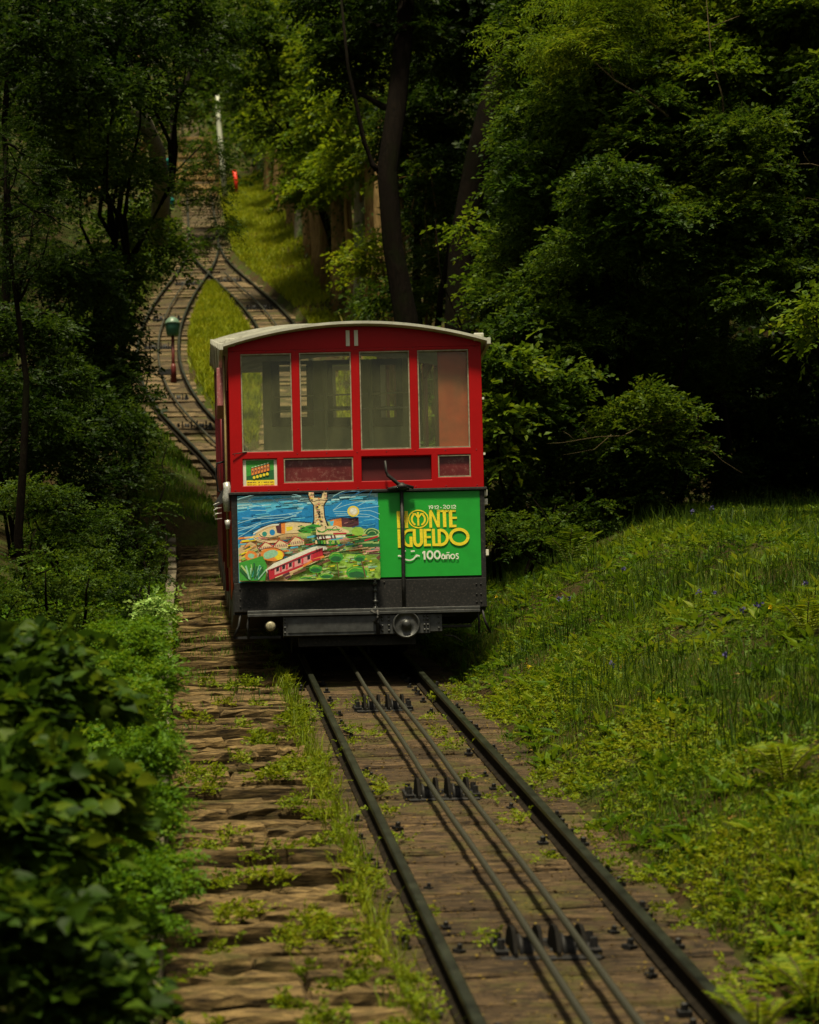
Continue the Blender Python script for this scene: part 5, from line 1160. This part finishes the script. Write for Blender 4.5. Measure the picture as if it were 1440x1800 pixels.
# left side
LTm = [
 ('dark tree whose branches hang over the track in the upper left', [(180, 60, 30, .9), (250, 120, 31, .8), (140, 160, 29, .8), (320, 30, 32, .8), (250, 20, 31, .8), (330, 100, 34, .5), (60, 60, 28, .8), (380, 60, 36, .6)], L_DARK, .085, 'leaf', 120),
 ('mid green tree standing left of the far track, white scars on a bough', [(210, 210, 33, .7), (170, 280, 32, .7), (230, 320, 33, .6), (260, 200, 34, .5), (120, 230, 30, .6)], L_MID, .085, 'leaf', 110),
 ('tall dark tree behind the feathery bush on the left', [(60, 180, 31, .9), (20, 90, 30, .8), (90, 350, 30, .7)], L_DARK, .08, 'leaf', 110),
 ('green tree with hanging sprays beside the left branch of the loop', [(215, 420, 34, .65), (235, 470, 36, .45), (180, 500, 33, .7), (275, 400, 38, .42), (300, 440, 38, .33), (245, 370, 36, .5), (315, 470, 38, .2)], L_MID, .095, 'leaf', 100),
 ('dark bush left of the loop below the hanging sprays', [(170, 590, 31, .75), (120, 520, 29, .8), (185, 650, 31, .6), (190, 570, 32, .5), (225, 640, 33, .3), (150, 680, 31, .6)], L_DARK, .08, 'leaf', 120),
 ('dark bush at the left edge of the photo, halfway up', [(30, 560, 24, .6), (60, 640, 24, .6), (20, 700, 23, .6), (90, 700, 25, .5), (20, 790, 25, .55), (80, 800, 26, .55), (40, 740, 27, .6), (130, 760, 27, .5)], L_DARK, .06, 'leaf', 200),
 ('dark shrub left of the kerb wall near the end of the stairs', [(160, 730, 27, .6), (210, 760, 28, .5), (130, 800, 26, .6), (200, 700, 29, .5), (205, 820, 27, .4), (150, 870, 26, .5)], L_DARK, .07, 'leaf', 160),
 ('brown green scrub beside the kerb wall left of the car', [(240, 780, 30, .35), (265, 835, 29, .25), (258, 900, 27, .28), (230, 860, 28, .3)], L_MID, .055, 'leaf', 170),
 ('rounded dim green shrub with small leaves left of the car', [(120, 930, 21.5, .55), (190, 950, 22, .45), (60, 900, 21.5, .5), (170, 1020, 20.5, .45), (235, 1000, 22, .32)], L_MID, .035, 'leaf', 420),
 ('dense low shrub with small leaves at the left edge, below the rounded one', [(40, 1020, 16.5, .45), (100, 1060, 16.5, .40), (10, 1090, 16, .4), (140, 1110, 17, .32)], L_MID, .030, 'leaf', 520),
 ('dark shrub hanging over the kerb wall just left of the car', [(225, 1060, 20, .28), (250, 960, 22, .25), (245, 1020, 21, .22)], L_DARK, .04, 'leaf', 300),
]
for lb, lm, mt, lf, kd, dn in LTm:
    big = 'tree' in lb.split()[:3] or 'tall dark tree' in lb
    tree('leaning_tree' if big else 'shrub', lb, lm, mt, cat='tree' if big else 'shrub', leaf=lf, dens=dn, kind=kd, trunk=.11 if big else .025, stems=1 if big else 3, base=(min(PX(*q[:3]).x for q in lm)-.4, sum(q[2] for q in lm)/len(lm)) if big else None)
tree('feathery_bush', 'feathery fern-leaved bush at the left edge of the photo', [(30, 300, 20, .42), (60, 370, 20, .42), (20, 420, 20, .4), (75, 450, 20, .3), (30, 500, 20, .25), (10, 250, 20, .3)], L_DARK, cat='shrub', leaf=.032, dens=190, kind='lance', n_leaf=22, length=.30, droop=.45, trunk=.05, pinnate=True)
tree('overhanging_tree', 'dim tree leaning over the upper end of the line from the left', [(310, 220, 72, .7), (345, 190, 72, .6), (330, 150, 74, .9), (290, 180, 70, .8), (365, 130, 74, .8), (400, 110, 75, .7), (300, 260, 70, .5), (350, 90, 76, 1.0), (395, 190, 76, .3)], L_MID, BARKB, leaf=.13, dens=60, trunk=.12, base=(-3.2, 73))
tree('hanging_branch_tree', 'slim tree whose fine sprays hang in front of the far track', [(375, 350, 42, .34), (395, 400, 42, .28), (345, 300, 42, .30), (385, 270, 42, .30), (370, 430, 42, .18), (320, 330, 42, .3), (330, 430, 42, .28), (385, 300, 42, .16), (400, 330, 42, .16), (360, 250, 42, .2)], L_MID, leaf=.075, dens=210, kind='lance', n_leaf=12, droop=.9, trunk=.07, base=(-3.6, 42))
bough([(196, 160, 33), (225, 185, 33), (255, 215, 33), (275, 262, 34), (284, 330, 35), (280, 420, 36)], .09, .16, 'leaning brown trunk curving down left of the far track', BARKP)
# broad-leaved hedge in the lower left corner, close to the camera
H = [
 ('broad leaved hedge plant at the left edge, the topmost of the near ones', [(20, 1200, 9.6, .26), (95, 1190, 10, .24), (150, 1235, 10.2, .19), (0, 1270, 9.2, .25)], .078),
 ('broad leaved hedge plant in the middle of the near hedge', [(50, 1380, 8.4, .22), (125, 1370, 8.6, .19), (155, 1430, 8.8, .14), (10, 1480, 8.0, .18), (95, 1470, 8.4, .16)], .080),
 ('broad leaved hedge plant in the bottom left corner', [(60, 1690, 7.2, .20), (10, 1620, 7.1, .16), (130, 1680, 7.5, .16), (90, 1760, 7.2, .2), (160, 1750, 7.6, .14), (90, 1600, 7.6, .12)], .072),
]
for lb, lm, lf in H:
    tree('hedge_plant', lb, lm, L_HEDGE, cat='hedge', leaf=lf, dens=420, kind='broad', n_leaf=6, droop=.3, trunk=.010, stems=3, length=.20, crown='foliage')
tree('hedge_plant', 'soft green creeper mound spilling over the kerb in the lower left', [(255, 1130, 12.8, .16), (235, 1230, 12, .18), (265, 1330, 11.2, .15), (250, 1440, 10.4, .16), (285, 1520, 10, .13), (290, 1400, 10.6, .1), (275, 1300, 11.3, .13), (262, 1400, 10.6, .15), (240, 1330, 11, .16), (215, 1180, 12.4, .16), (215, 1500, 10, .13), (270, 1640, 9.2, .10), (225, 1620, 9.2, .12), (270, 1190, 12.4, .14), (240, 1560, 9.6, .16), (215, 1120, 13.4, .2), (310, 1560, 9.8, .09)], L_EMER, cat='hedge', leaf=.026, dens=2900, kind='leaf', n_leaf=7, trunk=.01, stems=3, crown='foliage')
tree('shrub', 'small pale leaved sprig on the kerb wall left of the car', [(278, 1062, 19, .09), (265, 1075, 19, .07)], L_PALE, cat='shrub', leaf=.05, dens=700, trunk=.006, stems=2)
# kerb stones in the near left
for (px, py, Y, sc, lb) in ((262, 1640, 9.9, (.22, .22, .13), 'weathered square stone block at the lower left edge of the stairs'), (235, 1740, 9.2, (.2, .25, .13), 'mossy stone block below the square one at the edge of the stairs')):
    p = PX(px, py, Y); o = obj('kerb_stone', stones[3], None, label=lb, cat='stone'); o.location = (p.x-.1, Y-.1, p.z+.05); o.scale = (sc[0], sc[1], sc[2]*2.4)

# woodland mass: behind and above everything, on both slopes and over the camera
def mass(name, label, n, fpos, leaf, mat, n_leaf=8):
    c = fpos(n); d = RNG.normal(0, 1, c.shape); d[:, 2] *= .4
    V, Fc = spray_cloud(c, d, n_leaf, leaf*4, leaf, 'leaf', .4); return obj(name, npmesh(name, V, Fc, mat), None, kind='stuff', cat='woodland', label=label)
def clumps(k, fc, n, r):
    C_ = fc(k); i = RNG.integers(0, k, n); u = rsph(n)*(RNG.uniform(.3, 1, (n, 1))**.5)*r*RNG.uniform(.7, 1.3, (k, 1))[i]; u[:, 2] *= .8; return C_[i]+u
def fr_(k):
    y = RNG.uniform(29.5, 70, k); x = np.maximum(5.2, 5.2+(y-29)*.05)+RNG.uniform(0, 1, k)**1.3*9; return np.stack([x, y, T(x, y)+RNG.uniform(.3, 12, k)*RNG.uniform(.2, 1, k)], 1)
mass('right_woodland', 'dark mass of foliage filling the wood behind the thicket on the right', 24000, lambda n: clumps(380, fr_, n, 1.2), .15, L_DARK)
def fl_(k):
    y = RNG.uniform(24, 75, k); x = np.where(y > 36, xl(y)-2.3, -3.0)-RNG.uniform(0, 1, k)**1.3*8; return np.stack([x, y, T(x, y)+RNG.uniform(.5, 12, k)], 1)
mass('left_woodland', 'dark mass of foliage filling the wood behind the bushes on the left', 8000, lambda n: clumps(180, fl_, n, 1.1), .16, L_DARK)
def fb_(k):
    y = RNG.uniform(88, 175, k); x = RNG.uniform(-22, 34, k); ok = (np.abs(x-.9) > 1.6) | (y > 135); x = np.where(ok, x, x+4); return np.stack([x, y, T(x, y)+RNG.uniform(.6, 12, k)*np.where(np.abs(x-1) < 3.5, .6, 1)], 1)
mass('far_woodland', 'far wood on the upper hillside beyond the end of the line', 20000, lambda n: clumps(330, fb_, n, 2.0), .32, L_MID, 6)
def ft_(k):
    y = RNG.uniform(2, 60, k); s_ = RNG.choice([-1, 1], k, p=[.5, .5]); x = np.where(s_ > 0, 7.2+.08*y+RNG.uniform(0, 8, k), -3.8-.06*y-RNG.uniform(0, 9, k)); return np.stack([x, y, zt(y)+RNG.uniform(7, 15, k)], 1)
def keepout(P):
    # nothing of the added shade canopy inside the field of view nearer than 24 m
    a = (P[:, 0]*rc-(P[:, 2]-CAMZ)*rs)/P[:, 1]*F+CX; b = CY-(P[:, 0]*rs+(P[:, 2]-CAMZ)*rc)/P[:, 1]*F
    return P[~((P[:, 1] > .5) & (a > -150) & (a < 1590) & (b > -60) & (P[:, 1] < 26))]
mass('high_canopy', 'high tree crowns on both sides of the cutting', 9000, lambda n: keepout(clumps(150, ft_, n, 1.6)), .22, L_DARK)  # leaf clumps added above the view to block light, mostly unseen
# far trunks standing in the upper wood
for i in range(16):
    x = random.choice([-1, 1])*random.uniform(2.2, 9)+1.0; y = random.uniform(88, 128); z = float(T(x, y)); b = MB(); b.tube([(0, 0, -.2), (random.uniform(-.2, .2), 0, 4), (random.uniform(-.5, .5), 0, 9)], [.22, .18, .12], 8)
    o = b.build('far_tree', BARKP if i % 3 == 0 else BARKB, None, label='brown tree trunk in the wood near the top of the line', cat='tree', group='far trunks near the top of the line'); o.location = (x, y, z)
# purge loose data
for m in list(bpy.data.meshes):
    if m.users == 0: bpy.data.meshes.remove(m)
